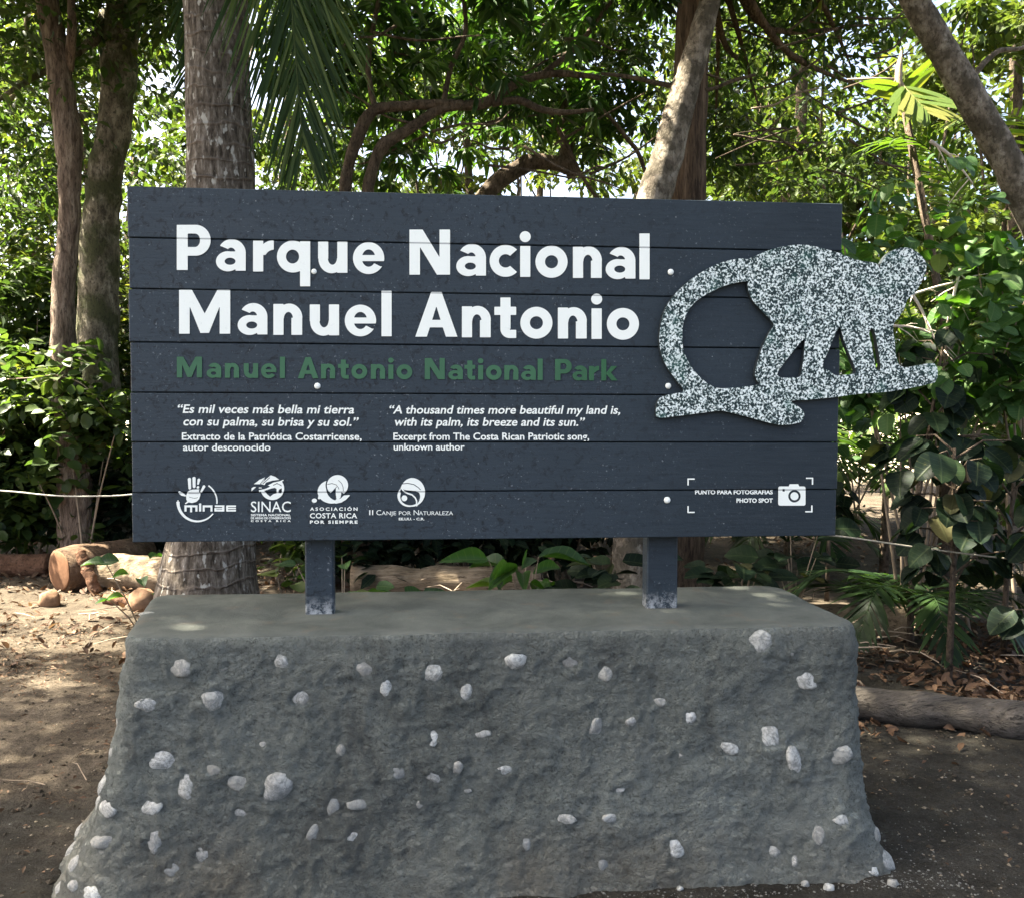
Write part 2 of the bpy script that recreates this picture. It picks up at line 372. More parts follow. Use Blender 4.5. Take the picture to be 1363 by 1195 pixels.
def fill(loops, name, depth, bevel=0.0):
    """closed outlines in board coordinates (x, z) -> thick mesh standing in the XZ plane, front towards -Y"""
    cu = bpy.data.curves.new(name, 'CURVE'); cu.dimensions = '2D'; cu.fill_mode = 'BOTH'; cu.extrude = depth/2
    for lp in loops:
        if depth < 0.01:                        # drop points that nearly coincide: they upset the fill
            q = [lp[0]]
            for p in lp[1:]:
                if math.hypot(p[0]-q[-1][0], p[1]-q[-1][1]) > 2.5e-4: q.append(p)
            if math.hypot(q[0][0]-q[-1][0], q[0][1]-q[-1][1]) <= 2.5e-4: q.pop()
            lp = q
            if len(lp) < 3: continue
        sp = cu.splines.new('POLY'); sp.points.add(len(lp)-1); sp.use_cyclic_u = True
        sp.points.foreach_set('co', [c for x, z in lp for c in (x, z, 0, 1)])
    return curve_mesh(cu, name)
def curve_mesh(cu, name):
    o = bpy.data.objects.new(name, cu); COL.objects.link(o)
    me = bpy.data.meshes.new_from_object(o.evaluated_get(bpy.context.evaluated_depsgraph_get()))
    bpy.data.objects.remove(o); bpy.data.curves.remove(cu)
    me.materials.clear(); me.name = name; return me
def stand(me, y):
    """curve plane (x, y, z) -> world (x, y0 - z, y)"""
    n = len(me.vertices); c = np.empty(n*3, np.float32); me.vertices.foreach_get('co', c); c = c.reshape(-1, 3)
    me.vertices.foreach_set('co', np.stack([c[:,0], y-c[:,2], c[:,1]], 1).astype(np.float32).ravel()); me.update(); return me
def join_meshes(ms, name):
    v = []; f = []
    for me in ms:
        b = len(v); v += [tuple(q.co) for q in me.vertices]; f += [[b+i for i in p.vertices] for p in me.polygons]
        bpy.data.meshes.remove(me)
    me = bpy.data.meshes.new(name); me.from_pydata(v, [], f); me.update(); return me

mn, mx_ = np.minimum, np.maximum
def U(*a):
    r = a[0]
    for b in a[1:]: r = mn(r, b)
    return r
def I(*a):
    r = a[0]
    for b in a[1:]: r = mx_(r, b)
    return r
def Dif(a, *b):
    for q in b: a = mx_(a, -q)
    return a
def bx(X, Y, x0, y0, x1, y1): return mx_(np.abs(X-(x0+x1)/2)-abs(x1-x0)/2, np.abs(Y-(y0+y1)/2)-abs(y1-y0)/2)
def el(X, Y, cx, cy, rx, ry=None):
    ry = ry or rx; return (np.sqrt(((X-cx)/rx)**2+((Y-cy)/ry)**2)-1)*min(rx, ry)
def seg(X, Y, ax, ay, bx_, by, r, r2=None):
    dx, dy = bx_-ax, by-ay; t = np.clip(((X-ax)*dx+(Y-ay)*dy)/(dx*dx+dy*dy), 0, 1)
    rr = r if r2 is None else r+(r2-r)*t
    return np.sqrt((X-ax-t*dx)**2+(Y-ay-t*dy)**2)-rr
def poly(X, Y, pts):
    d = np.full(X.shape, 1e9); inside = np.zeros(X.shape, bool); n = len(pts)
    for i in range(n):
        (ax, ay), (bx_, by) = pts[i], pts[(i+1) % n]
        d = mn(d, seg(X, Y, ax, ay, bx_, by, 0.0) if (ax, ay) != (bx_, by) else d)
        if ay != by:
            c = ((ay > Y) != (by > Y)) & (X < (bx_-ax)*(Y-ay)/(by-ay)+ax); inside ^= c
    return np.where(inside, -d, d)
def polyline(X, Y, pts, r):
    return U(*[seg(X, Y, *pts[i], *pts[i+1], r) for i in range(len(pts)-1)])

def glyph(ch):
    def g(X, Y):
        if ch == 'l': return bx(X,Y,0,0,13.5,61)
        if ch == 'i': return U(bx(X,Y,0,0,13.5,41), el(X,Y,6.75,53.5,7.3))
        if ch == 'P': return Dif(U(bx(X,Y,0,0,14.5,60), I(U(bx(X,Y,2,19,25,60), el(X,Y,25,39.5,20,20.5)), bx(X,Y,0,19,60,60))), I(U(bx(X,Y,14.5,30.5,24,48.5), el(X,Y,24,39.5,7,9)), bx(X,Y,14.5,0,60,60)))
        if ch == 'N': return U(bx(X,Y,0,0,14,60), bx(X,Y,40,0,54,60), poly(X,Y,[(0,60),(17.5,60),(54,0),(36.5,0)]))
        if ch == 'M': return Dif(poly(X,Y,[(0,0),(0,59),(17,59),(34,27),(51,59),(68,59),(68,0),(54,0),(54,1),(14,1),(14,0)]), poly(X,Y,[(14,-2),(14,37),(29.5,-2)]), poly(X,Y,[(54,-2),(54,37),(38.5,-2)]), bx(X,Y,-5,-9,80,0))
        if ch == 'A': return Dif(poly(X,Y,[(0,0),(21,60),(35,60),(56,0)]), poly(X,Y,[(15,-1),(19.4,12.5),(36.6,12.5),(41,-1)]), poly(X,Y,[(22.4,22.5),(33.6,22.5),(28,41)]))
        if ch == 'o': return Dif(el(X,Y,21,20.5,21.3), el(X,Y,21,20.5,8.7))
        if ch == 'e': return Dif(U(Dif(el(X,Y,20.5,20.5,20.8,21.2), el(X,Y,20.5,20.5,9,11.5)), I(bx(X,Y,6,16.5,41,24.5), el(X,Y,20.5,20.5,20.8,21.2))), poly(X,Y,[(15,16.5),(50,16.5),(50,9.5),(36,9.5),(29,13.2)]))
        if ch == 'c': return Dif(el(X,Y,20.5,20.5,21.2), el(X,Y,20.5,20.5,8.9), poly(X,Y,[(19,20.5),(52,50),(52,-9)]))
        if ch in 'nu':
            XX, YY = (X, Y) if ch == 'n' else (39-X, 41.5-Y)
            arch = I(Dif(el(XX,YY,21,23,17.5,19), el(XX,YY,20,21,6.2,9.8)), -(YY-22))
            return U(bx(XX,YY,0,0,13.5,41.5), bx(XX,YY,25.5 if ch == 'u' else 24,0,39 if ch == 'u' else 38.3,23), I(arch, bx(XX,YY,6,20,38.4,60)))
        if ch == 'a':
            top = I(Dif(el(X,Y,20.5,23.5,18.5,18.6), el(X,Y,19.5,22.5,6.4,8.3)), poly(X,Y,[(0,42),(3,34),(14,29.5),(22,24),(22,22),(46,22),(46,50),(0,50)]))
            bowl = Dif(U(el(X,Y,15.3,12.6,15.8,13.3), bx(X,Y,16,17.8,28,25.6)), el(X,Y,18.2,12.6,7.3,4.7))
            return U(top, bowl, bx(X,Y,25.5,0,39,24))
        if ch == 'r': return U(bx(X,Y,0,0,13.5,41), I(Dif(el(X,Y,27,21,20.5), el(X,Y,28,18,12,11)), bx(X,Y,8,22,27.5,60)))
        if ch == 'q': return U(Dif(el(X,Y,21,20.5,21.2), el(X,Y,20.5,20.5,8.7,9.2)), bx(X,Y,30.5,-19,44,41))
        if ch == 't': return Dif(U(bx(X,Y,8,12,21.5,54), bx(X,Y,0,30.5,29,41.5), I(el(X,Y,20.5,12,12.5), bx(X,Y,0,-3,20.5,13)), bx(X,Y,20,-0.5,29,10.5)), I(el(X,Y,26,16,4.5,5.5), bx(X,Y,21.5,10.5,40,30)))
        if ch == 'k': return U(bx(X,Y,0,0,13.5,61), poly(X,Y,[(12,20),(27,41),(43,41),(26,22.5),(44,0),(28,0),(12,21)]))
        return bx(X,Y,0,0,10,10)
    return g
GC = {}
def glyph_loops(ch, st):
    if (ch, st) not in GC: GC[ch, st] = contour(glyph(ch), -3.1, -22.1, 74, 66, st)
    return GC[ch, st]

# ------------------------------------------------------------------ the park sign
TH = 0.036                                     # board thickness; its face is the plane y = 0
W2 = 1.18; ZC = 1.638; HH = 1.1368
ZB, ZT = ZC-HH/2, ZC+HH/2
seam_px = [316.5, 384.5, 455.5, 522.5, 588.5, 655.5]
seams = [at(180, y).z for y in seam_px]
sign = empty('park_sign', (0, 0, 0.80), 'large dark blue-black timber board on two posts with white and green lettering', 'sign')
mb = MB(); zs = [ZT] + seams + [ZB]
for i in range(7):
    z1, z0 = zs[i]-(0.0 if i == 0 else 0.0016), zs[i+1]+(0.0 if i == 6 else 0.0016)
    dx = [0, .002, -.001, .002, 0, .0015, -.001][i]; c = 0.0022
    y0 = [0, .0008, 0, .0012, .0004, 0, .0008][i]
    V = []
    for y, q in ((y0, c), (y0+c, 0), (TH, 0)):       # chamfered front arris
        V += [(-W2+dx+q, y, z0+q), (W2+dx-q, y, z0+q), (W2+dx-q, y, z1-q), (-W2+dx+q, y, z1-q)]
    Fq = [(0,1,2,3), (11,10,9,8)] + [(r*4+(k+1) % 4, r*4+k, r*4+4+k, r*4+4+(k+1) % 4) for r in (0,1) for k in range(4)]
    mb.add(V, Fq)
for z in zs[1:-1]: mb.box((-W2+.004, TH+.0005, z-.03), (W2-.004, TH+.006, z+.03))   # strips added behind the joints so no light leaks through
for px in (260, 640, 1000):                     # battens nailed across the back of the planks
    x = at(px, 500).x; mb.box((x-.045, TH+.007, ZB+.04), (x+.045, TH+.026, ZT-.04))
mb.build('board', PAINT, sign, False)
def post(pxa, pxb):
    xa, xb = at(pxa, 770, .04).x, at(pxb, 770, .04).x
    me = MB(); y0, y1 = TH+.027, TH+.027+(xb-xa)*.62; ch = .005
    ring = [(xa+ch,y0),(xb-ch,y0),(xb,y0+ch),(xb,y1-ch),(xb-ch,y1),(xa+ch,y1),(xa,y1-ch),(xa,y0+ch)]
    V = [(x, y, z) for z in (.72, 1.0, ZT-.10) for x, y in ring]
    Fq = [(r*8+k, r*8+(k+1) % 8, r*8+8+(k+1) % 8, r*8+8+k) for r in (0, 1) for k in range(8)]+[tuple(range(16, 24))]
    me.add(V, Fq); return me.build('post', PAINT, sign, False)
post(404.5, 442.5); post(863, 904.5)

YL = -0.0012
def lay(loops, fx, name, mat, parent, label=None, depth=0.0016, y=None):
    """outlines mapped by fx to photo pixels, then onto the board's face"""
    out = []
    for lp in loops:
        q = []
        for p in lp:
            u, v = fx(*p); h = at(u, v, 0.0); q.append((h.x, h.z))
        out.append(q)
    return stand(fill(out, name, depth), YL if y is None else y)
def part(me, name, mat, label=None):
    o = link(name, me, mat, sign)
    if label: o['label'] = label
    return o
SEAMG = 0.9
def line_of(chars, sx, sy, bl):
    """chars: (glyph, left px); baseline y px = bl(x). Seams between planks show through the paint"""
    ms = []
    for ch, x in chars:
        b = bl(x+10)
        lp = glyph_loops(ch, .7 if sx > .8 else 1.13)
        ms.append(lay(lp, lambda u, v: (x+u*sx, b-v*sy), 'g', None, None))
    return join_meshes(ms, 'lettering')
ln1 = [('P',235.5),('a',288.2),('r',337),('q',369),('u',423.5),('e',470.2),('N',545),('a',607.8),('c',652.4),('i',692.3),('o',713),('n',762.5),('a',806.6),('l',851)]
ln2 = [('M',238.6),('a',317),('n',364),('u',412.4),('e',459.3),('l',507.8),('A',552.8),('n',614.8),('t',658),('o',692.9),('n',742.5),('i',787.3),('o',808)]
ln3 = [('M',235.7),('a',275.5),('n',299.6),('u',324.6),('e',347.8),('l',372.8),('A',396.5),('n',427.4),('t',450),('o',468),('n',493.8),('i',517),('o',528),('N',565.5),('a',596.9),('t',618.2),('i',636.4),('o',646.9),('n',671.2),('a',694),('l',715.6),('P',738.8),('a',762.2),('r',783.8),('k',800.2)]
for a, b in ((0, 6), (6, 14)): part(line_of(ln1[a:b], 1, 1, lambda x: 359.8+(x-240)*12.4/617), 'title_word', WHITE)
for a, b in ((0, 6), (6, 13)): part(line_of(ln2[a:b], 1, 0.99, lambda x: 444.5+(x-240)*7.6/600), 'title_word', WHITE)
for a, b in ((0, 6), (6, 13), (13, 21), (21, 25)): part(line_of(ln3[a:b], .49, .465, lambda x: 502.6+(x-240)*4.2/580), 'subtitle_word', GREEN, 'worn pale green word' if a == 0 else 'deep green word')

def text(s, x0, x1, y0, y1, cap, bold=0.0, shear=0.0, space=1.0, ref='E'):
    """one line of type fitted between photo x0..x1 on a baseline y0..y1, capital height cap px"""
    def mesh(t):
        cu = bpy.data.curves.new('t', 'FONT'); cu.body = t; cu.size = 1; cu.space_character = space
        cu.offset = bold; cu.resolution_u = 3; cu.extrude = 0.0
        return curve_mesh(cu, 't')
    r = mesh(ref); ch = max(v.co.y for v in r.vertices)-min(v.co.y for v in r.vertices); bpy.data.meshes.remove(r)
    me = mesh(s); n = len(me.vertices); c = np.empty(n*3, np.float32); me.vertices.foreach_get('co', c); c = c.reshape(-1, 3)
    y = c[:,1]; x = c[:,0]+shear*y*0; a, b = x.min(), x.max(); k = cap/ch; sx = (x1-x0-shear*cap)/(b-a)
    U_ = x0+(x-a)*sx+shear*y*k; V_ = y0+(U_-x0)*(y1-y0)/(x1-x0)-y*k
    out = []
    for u, v in zip(U_, V_):
        h = at(float(u), float(v), 0.0); out.append((h.x, YL-.0004, h.z))
    fs = [tuple(p.vertices) for p in me.polygons]; bpy.data.meshes.remove(me)
    m2 = bpy.data.meshes.new('lettering'); m2.from_pydata(out, [], fs); m2.update()
    if len(m2.polygons) and m2.polygons[0].normal.y > 0: m2.flip_normals()
    return m2
def block(lines, label):
    part(join_meshes([text(*a, **k) for a, k in lines], 'lettering'), 'small_lettering', WHITE, label)
B1 = .018
block([(('\u201cEs mil veces más bella mi tierra', 235, 473.5, 549.7, 550.5, 11.4), dict(bold=B1, shear=.2)),
       (('con su palma, su brisa y su sol.\u201d', 243.5, 478, 566.2, 566.9, 11.4), dict(bold=B1, shear=.2))], 'white slanted quotation in Spanish')
block([(('Extracto de la Patriótica Costarricense,', 242.2, 481.5, 585.2, 585.4, 9.8), dict(bold=B1)),
       (('autor desconocido', 243.7, 360.2, 599.6, 599.6, 9.8), dict(bold=B1))], 'white upright source note in Spanish')
block([(('\u201cA thousand times more beautiful my land is,', 516.7, 827.5, 550.6, 551, 11.2), dict(bold=B1, shear=.2)),
       (('with its palm, its breeze and its sun.\u201d', 524, 779, 566.6, 566.9, 11.2), dict(bold=B1, shear=.2))], 'white slanted quotation in English')
block([(('Excerpt from The Costa Rican Patriotic song,', 523.5, 784.2, 585.3, 585.2, 9.6), dict(bold=B1)),
       (('unknown author', 524, 618.5, 599.1, 599.0, 9.6), dict(bold=B1))], 'white upright source note in English')
block([(('SINAC', 334, 387.2, 680.8, 680.8, 14), dict(bold=.004)), (('SISTEMA NACIONAL', 334, 387, 686.3, 686.3, 3.1), dict(bold=.03)),
       (('DE AREAS DE CONSERVACION', 334, 387, 690.2, 690.2, 2.9), dict(bold=.03)), (('COSTA RICA', 334, 387, 693.9, 693.9, 2.6), dict(bold=.04, space=1.9))], 'white capitals under the bird and globe emblem')
block([(('ASOCIACIÓN', 412.6, 476, 679, 679, 4.5), dict(bold=.03, space=1.45)), (('COSTA RICA', 412.6, 475.4, 689, 689, 6.9), dict(bold=.022, space=1.08)),
       (('POR SIEMPRE', 412.6, 476, 696.1, 696.1, 4.3), dict(bold=.045, space=1.4))], 'white capitals under the shell shaped emblem')
block([(('II', 491.5, 496.8, 684.9, 684.9, 6.6), {}), (('C', 501, 507.4, 684.9, 684.9, 6.6), {}), (('ANJE', 507.8, 527.4, 684.9, 684.9, 5.0), {}),
       (('POR', 531, 547, 684.9, 684.9, 5.0), {}), (('N', 550.6, 557.6, 684.9, 684.9, 6.6), {}), (('ATURALEZA', 557.6, 603, 684.9, 684.9, 5.0), {}),
       (('EE.UU. - C.R.', 530.8, 565, 691.6, 691.6, 3.4), dict(bold=.03))], 'white small capitals under the round leaf emblem')
block([(('PUNTO PARA FOTOGRAFIAS', 925, 1028.4, 657.1, 657.0, 5.8), dict(bold=.035)), (('PHOTO SPOT', 980, 1028.4, 668.3, 668.2, 5.8), dict(bold=.035))], 'white capitals beside the camera symbol')

def emblem(fn, ox, oy, k, x1, y1, name, label, step=4.0):
    lp = contour(fn, 0, 0, x1, y1, step)
    part(lay(lp, lambda u, v: (ox+u/k, oy+v/k), 'e', None, None), name, WHITE, label)
def e_hand(X, Y):
    pal = poly(X, Y, [(300,440),(340,410),(400,392),(535,388),(530,440),(560,470),(555,520),(530,590),(480,640),(390,665),(320,650),(262,690),(245,675),(295,630),(275,590),(272,520)])
    pal = Dif(pal, I(np.abs(Y-555+12*np.sin(X/40.))-5, bx(X,Y,330,0,510,2000)), I(np.abs(Y-475)-4, bx(X,Y,320,0,540,2000)))
    fing = U(seg(X,Y,338,190,345,365,33,27), seg(X,Y,430,170,432,335,32,28), seg(X,Y,528,200,512,280,28,18), seg(X,Y,512,345,508,352,24), seg(X,Y,630,335,575,435,28,18), seg(X,Y,135,445,190,485,20,32), seg(X,Y,195,488,255,518,32,14))
    R = np.sqrt((X-500)**2+(Y-640)**2); A = np.degrees(np.arctan2(Y-640, X-500))
    wd = np.where((A > -70) & (A < 10), 14, np.interp(A, [20, 90, 185], [11, 18, 32]))
    arc = np.abs(R-393)-wd; gap = ((A > 6) & (A < 37)) | (A < -56) & (A > -175)
    arc = np.where(gap, 30, arc)
    s = 21
    def b(x0, y0, x1, y1): return bx(X, Y, x0, y0, x1, y1)
    t = U(b(238,710,280,835), b(238,710,500,750), b(352,710,392,850), b(458,710,500,835), b(532,705,575,835), el(X,Y,553,690,24,20),
          b(605,710,645,835), b(605,710,800,750), b(762,710,802,835),
          b(850,710,1040,745), b(1000,710,1042,835), b(845,765,1040,790), b(845,800,1042,835), b(840,770,880,830),
          b(1085,712,1275,745), b(1085,760,1275,787), b(1085,802,1275,835), b(1078,725,1115,825))
    arc = mx_(arc, -bx(X, Y, 225, 695, 1290, 850))
    return U(pal, fing, arc, t)
emblem(e_hand, 230, 625, 15.144, 1363, 1136, 'emblem', 'white hand print in a broken ring with wide lower case letters')
def e_bird(X, Y):
    globe = Dif(el(X,Y,600,390,250,245), poly(X,Y,[(300,120),(860,120),(820,235),(700,262),(610,290),(560,345),(440,405),(300,430)]))
    globe = Dif(globe, poly(X,Y,[(425,440),(570,395),(650,375),(690,400),(690,490),(620,510),(550,565),(490,510)]), poly(X,Y,[(740,415),(800,385),(800,470),(775,490),(725,480)]),
                poly(X,Y,[(590,310),(690,272),(790,320),(800,350),(730,305),(690,298),(620,330)]))
    wing = U(poly(X,Y,[(205,300),(330,205),(450,155),(420,230),(360,300)]), poly(X,Y,[(365,300),(470,190),(565,112),(660,145),(745,205),(600,225),(465,265),(435,318)]))
    wing = Dif(wing, seg(X,Y,545,160,400,290,7), seg(X,Y,440,170,345,295,6))
    beak = U(poly(X,Y,[(155,450),(160,385),(200,358),(255,358),(215,400)]), poly(X,Y,[(505,325),(620,265),(760,235),(830,205),(838,228),(700,275),(590,330),(570,370),(440,420),(320,470),(315,425),(450,400),(560,352)]), seg(X,Y,320,378,365,380,9))
    return U(globe, wing, beak)
emblem(e_bird, 325, 625, 15.933, 900, 660, 'emblem', 'white bird over a globe above tall thin capitals')
def e_shell(X, Y):
    c1 = Dif(U(el(X,Y,620,620,370,305), seg(X,Y,900,790,1065,720,60,16)), bx(X,Y,500,0,1400,600), el(X,Y,770,520,300,330), bx(X,Y,1000,0,1400,690))
    c1 = U(c1, poly(X,Y,[(255,800),(285,660),(420,700),(350,790),(290,815)]), poly(X,Y,[(640,880),(850,790),(930,715),(1065,705),(1080,725),(980,830),(860,900),(720,930)]))
    c2 = Dif(el(X,Y,765,455,275,265), poly(X,Y,[(590,650),(740,490),(770,520),(720,620),(725,700),(700,760),(560,760)]), poly(X,Y,[(860,630),(930,665),(1000,640),(1020,800),(860,760)]))
    c2 = Dif(c2, polyline(X,Y,[(510,430),(620,408),(730,440),(790,520),(815,620)],8), polyline(X,Y,[(790,330),(870,400),(910,500),(915,600)],8))
    stem = poly(X,Y,[(725,520),(760,500),(800,560),(860,640),(850,760),(740,880),(640,890),(740,810),(720,690)])
    c1 = Dif(c1, I(el(X,Y,765,455,310,300), -el(X,Y,765,455,276,266)))
    return U(c1, c2, stem, el(X,Y,165,850,66,54))
emblem(e_shell, 410, 622, 19.471, 1363, 960, 'emblem', 'white shell shaped swirl with a dot')
def e_leaf(X, Y):
    disc = U(el(X,Y,640,560,400,432), el(X,Y,560,650,358,350))
    disc = I(disc, U(el(X,Y,670,560,385,435), el(X,Y,560,670,355,332)))
    dark = U(Dif(el(X,Y,590,690,300,262), poly(X,Y,[(200,300),(420,490),(760,520),(900,600),(900,200)])), poly(X,Y,[(320,395),(400,480),(560,510),(740,520),(860,600),(885,690),(870,800),(815,900),(330,640),(285,540)]))
    w = U(polyline(X,Y,[(325,430),(400,530),(520,595),(640,630),(740,720),(785,820),(790,960)],22), el(X,Y,415,738,88))
    return U(Dif(disc, dark, polyline(X,Y,[(350,305),(520,290),(700,325),(830,410),(900,480)],12)), w)
emblem(e_leaf, 520, 630, 22.717, 1200, 1100, 'emblem', 'white round emblem with a leaf and a small ball')
def e_cam(X, Y):
    body = I(bx(X,Y,920,220,1090,340), U(bx(X,Y,932,200,1078,400), bx(X,Y,900,232,1200,328), el(X,Y,932,232,12), el(X,Y,1078,232,12), el(X,Y,932,328,12), el(X,Y,1078,328,12)))
    cam_ = U(body, poly(X,Y,[(985,222),(992,206),(1044,206),(1052,222)]))
    cam_ = Dif(cam_, Dif(el(X,Y,1021,281,39), el(X,Y,1021,281,25)), bx(X,Y,946,236,961,252))
    return cam_
emblem(e_cam, 840, 600, 4.7, 1200, 420, 'emblem', 'white camera symbol', 2.0)
for cx, cy, sx, sy in ((352,170,1,1),(1138,165,-1,1),(352,386,1,-1),(1134,382,-1,-1)):
    emblem(lambda X, Y: U(bx(X,Y,cx,cy,cx+sx*45,cy+sy*8), bx(X,Y,cx,cy,cx+sx*8,cy+sy*44)), 840, 600, 4.7, 1200, 420, 'corner_bracket', 'thin white corner bracket', 2.0)

# little round bolt heads
for px, py, r in ((892.7,362.5,4.2),(889.5,513.9,4.2),(888,665,4.6),(422.5,514,4.2),(418,361.8,3.6)):
    p = at(px, py); rr = r/ppm(0); m = MB(); V = []; Fq = []
    for i, (q, h) in enumerate(((1, 0), (.95, .4), (.7, .75), (.35, .95))):
        for k in range(12):
            a = math.pi*k/6; V.append((p.x+rr*q*math.cos(a), -rr*h*.6, p.z+rr*q*math.sin(a)))
    Fq = [(i*12+k, i*12+(k+1) % 12, i*12+12+(k+1) % 12, i*12+12+k) for i in range(3) for k in range(12)]+[tuple(36+k for k in range(12))]
    m.add(V, Fq); m.build('bolt_head', WHITE, sign)

# the speckled monkey cutout, fixed to the face of the board and running out past its end
def mk(pts): return [(p[0], p[1]) for p in smooth_path([(*q, 0) for q in pts+[pts[0]]], 4)[:-1]]
MON = [(480,150),(530,128),(580,108),(640,94),(700,88),(750,92),(800,105),(850,118),(900,138),(940,152),(990,160),(1022,168),(1034,186),(1041,165),(1060,135),(1090,112),(1130,100),(1170,106),(1205,130),(1228,165),(1228,200),(1215,230),(1200,262),(1185,290),(1152,315),(1140,350),(1120,385),(1097,412),(1091,440),(1098,500),(1105,560),(1117,590),(1145,601),(1200,592),(1262,585),(1278,620),(1268,660),(1240,671),(1150,690),(1050,705),(950,712),(850,725),(720,738),(664,742),(700,770),(718,795),(708,825),(680,836),(620,842),(560,830),(480,808),(400,788),(365,782),(300,790),(200,803),(112,812),(97,790),(105,745),(125,722),(180,710),(213,700),(190,665),(150,610),(125,560),(112,500),(115,440),(130,370),(165,310),(210,262),(270,215),(340,175),(400,155),(450,146)]
HOLES = [[(480,240),(485,280),(505,325),(545,370),(590,420),(575,450),(550,500),(535,540),(520,590),(512,630),(520,655),(524,674),(440,684),(370,689),(330,678),(280,640),(240,590),(215,535),(208,480),(212,420),(230,370),(265,325),(320,290),(380,262),(440,246)],
         [(722,480),(700,500),(660,550),(625,595),(607,625),(618,643),(660,644),(700,640),(710,600),(718,540)],
         [(866,430),(845,470),(825,520),(805,565),(797,600),(825,615),(848,634),(890,632),(933,625),(925,590),(905,540),(885,490),(872,440)],
         [(1000,434),(990,460),(1000,500),(1010,560),(1020,606),(1037,610),(1035,570),(1025,510),(1015,460)]]
mon = [mk(MON)] + [mk(h) for h in HOLES]
def mmap(u, v): return (840+u/3.17, 300+v/3.17)
me = lay(mon, mmap, 'monkey_cutout', None, None, depth=0.022, y=-0.0125)
cut = part(me, 'monkey_cutout', SPECK, 'speckled grey and white monkey silhouette walking on a branch')
me.materials.append(SPECK_EDGE)
for p in me.polygons:
    if abs(p.normal.y) < 0.5: p.material_index = 1

# ------------------------------------------------------------------ ground
def gz(x, y):
    """gentle unevenness of the ground, level at the block"""
    return 0.05*noise.noise(Vector((x*.35, y*.35, 3.1)))*min(1, max(0, (y-1.2)/2)) + 0.012*noise.noise(Vector((x*2.3, y*2.3, 7))) + 0.009*noise.noise(Vector((x*7, y*7, 2))) + 0.008*noise.noise(Vector((x*19, y*19, 4)))
def make_ground():
    xs = np.unique(np.concatenate([np.linspace(-7, 7, 141), np.linspace(-4.2, -1, 140), np.linspace(1.1, 4, 120), np.linspace(-30, 30, 61), np.array([-400, -200, -100, -60, 60, 100, 200, 400.])]))
    ys = np.unique(np.concatenate([np.linspace(-4, 9, 131), np.linspace(-1.2, 3.6, 200), np.linspace(-12, 40, 53), np.array([-300, -100, -40, 60, 100, 200, 600.])]))
    V = [(x, y, gz(x, y)) for x in xs for y in ys]; m = len(ys)
    Fq = [(i*m+j, (i+1)*m+j, (i+1)*m+j+1, i*m+j+1) for i in range(len(xs)-1) for j in range(m-1)]
    mb = MB(); mb.add(V, Fq); o = mb.build('ground', GROUND); tag(o, kind='structure'); return o
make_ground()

# ------------------------------------------------------------------ the concrete block
ZP = 0.812
c_fl, c_fr, c_br, c_bl = at_z(163, 848, ZP), at_z(1150, 830, ZP), at_z(1032, 777, ZP), at_z(205, 790, ZP)
def make_block():
    corners = [c_fl, c_fr, c_br, c_bl]; cen = sum(corners, Vector())/4
    # rounded outline of the top, walked round once
    ring = []; R = [.07, .10, .10, .07]; K = 9
    for i in range(4):
        p = corners[i]; a = (corners[i-1]-p).normalized(); b = (corners[(i+1) % 4]-p).normalized(); r = R[i]
        for k in range(K):
            t = k/(K-1); ring.append(((p+a*r)*(1-t)**2 + p*2*t*(1-t) + (p+b*r)*t*t, i))
    pts = []
    for i in range(len(ring)):
        p, q = ring[i][0], ring[(i+1) % len(ring)][0]; d = (q-p).length; n = max(1, round(d/.008))
        pts += [p+(q-p)*(j/n) for j in range(n)]
    n = len(pts); mb = MB(); V = []
    def out(p):
        d = Vector((p.x-cen.x, p.y-cen.y, 0)); hx = abs(d.x)/1.22; hy = abs(d.y)/.30
        return Vector((d.x/1.22*hx**5, d.y/.30*hy**5, 0)).normalized() if hx+hy else d
    outs = [out(p) for p in pts]
    for _ in range(6): outs = [(outs[i-1]+outs[i]*2+outs[(i+1) % n]).normalized() for i in range(n)]
    def grow(z, o):                                 # how far the foot flares out
        t = max(0, (ZP-z)/ZP); f = 0.015*t + 0.055*t**3
        left = max(0, -o.x); rgt = max(0, o.x)
        f += left*(0.06*t + 0.125*max(0, t-.35)**1.5*1.5) + rgt*(0.015*t+.05*t**4)
        return f
    levels = [(ZP, -.035), (ZP-.002, -.018), (ZP-.008, -.006), (ZP-.018, 0.0), (ZP-.03, .003)]
    z = ZP-.045
    while z > -.05: levels.append((z, .003)); z -= .0075
    levels.append((-.06, .003))
    top = []
    for q in (.03, .2, .4, .55, .7, .82):            # the trowelled top
        for p in pts:
            b = cen+(p-cen)*q; b.z = ZP+.004*noise.noise(b*4)+.006*noise.noise(b*1.3)-(.0 if q < .9 else .001); V.append(b)
    for z, off in levels:
        for p, o in zip(pts, outs):
            b = Vector((p.x, p.y, z)) + o*(off+grow(z, o))
            d = .020*noise.noise(b*2.3+Vector((4, 0, 0))) + .014*noise.noise(b*6) + .010*noise.noise(b*13) + .011*(.35-abs(noise.noise(b*19+Vector((0,0,3)))))+ .008*(.3-abs(noise.noise(b*36)))+ .005*noise.noise(b*70)
            s = min(1, max(0.3, (ZP-z)/.09)); V.append(b+o*d*s+Vector((0, 0, .003*noise.noise(b*5)*(1 if z > .6 else 0))))
    rows = 6+len(levels); Fq = [(r*n+k, (r+1)*n+k, (r+1)*n+(k+1) % n, r*n+(k+1) % n) for r in range(rows-1) for k in range(n)]
    Fq.append(tuple(range(n)))
    mb.add(V, Fq)
    bvh = BVHTree.FromPolygons([Vector(v) for v in mb.v], mb.f)
    root = empty('concrete_plinth', (cen.x, cen.y, 0), 'rough grey cement block studded with pale stones, carrying the sign posts', 'plinth')
    return root, bvh, mb
plinth, PBVH, PMB = make_block()
SEATS = []
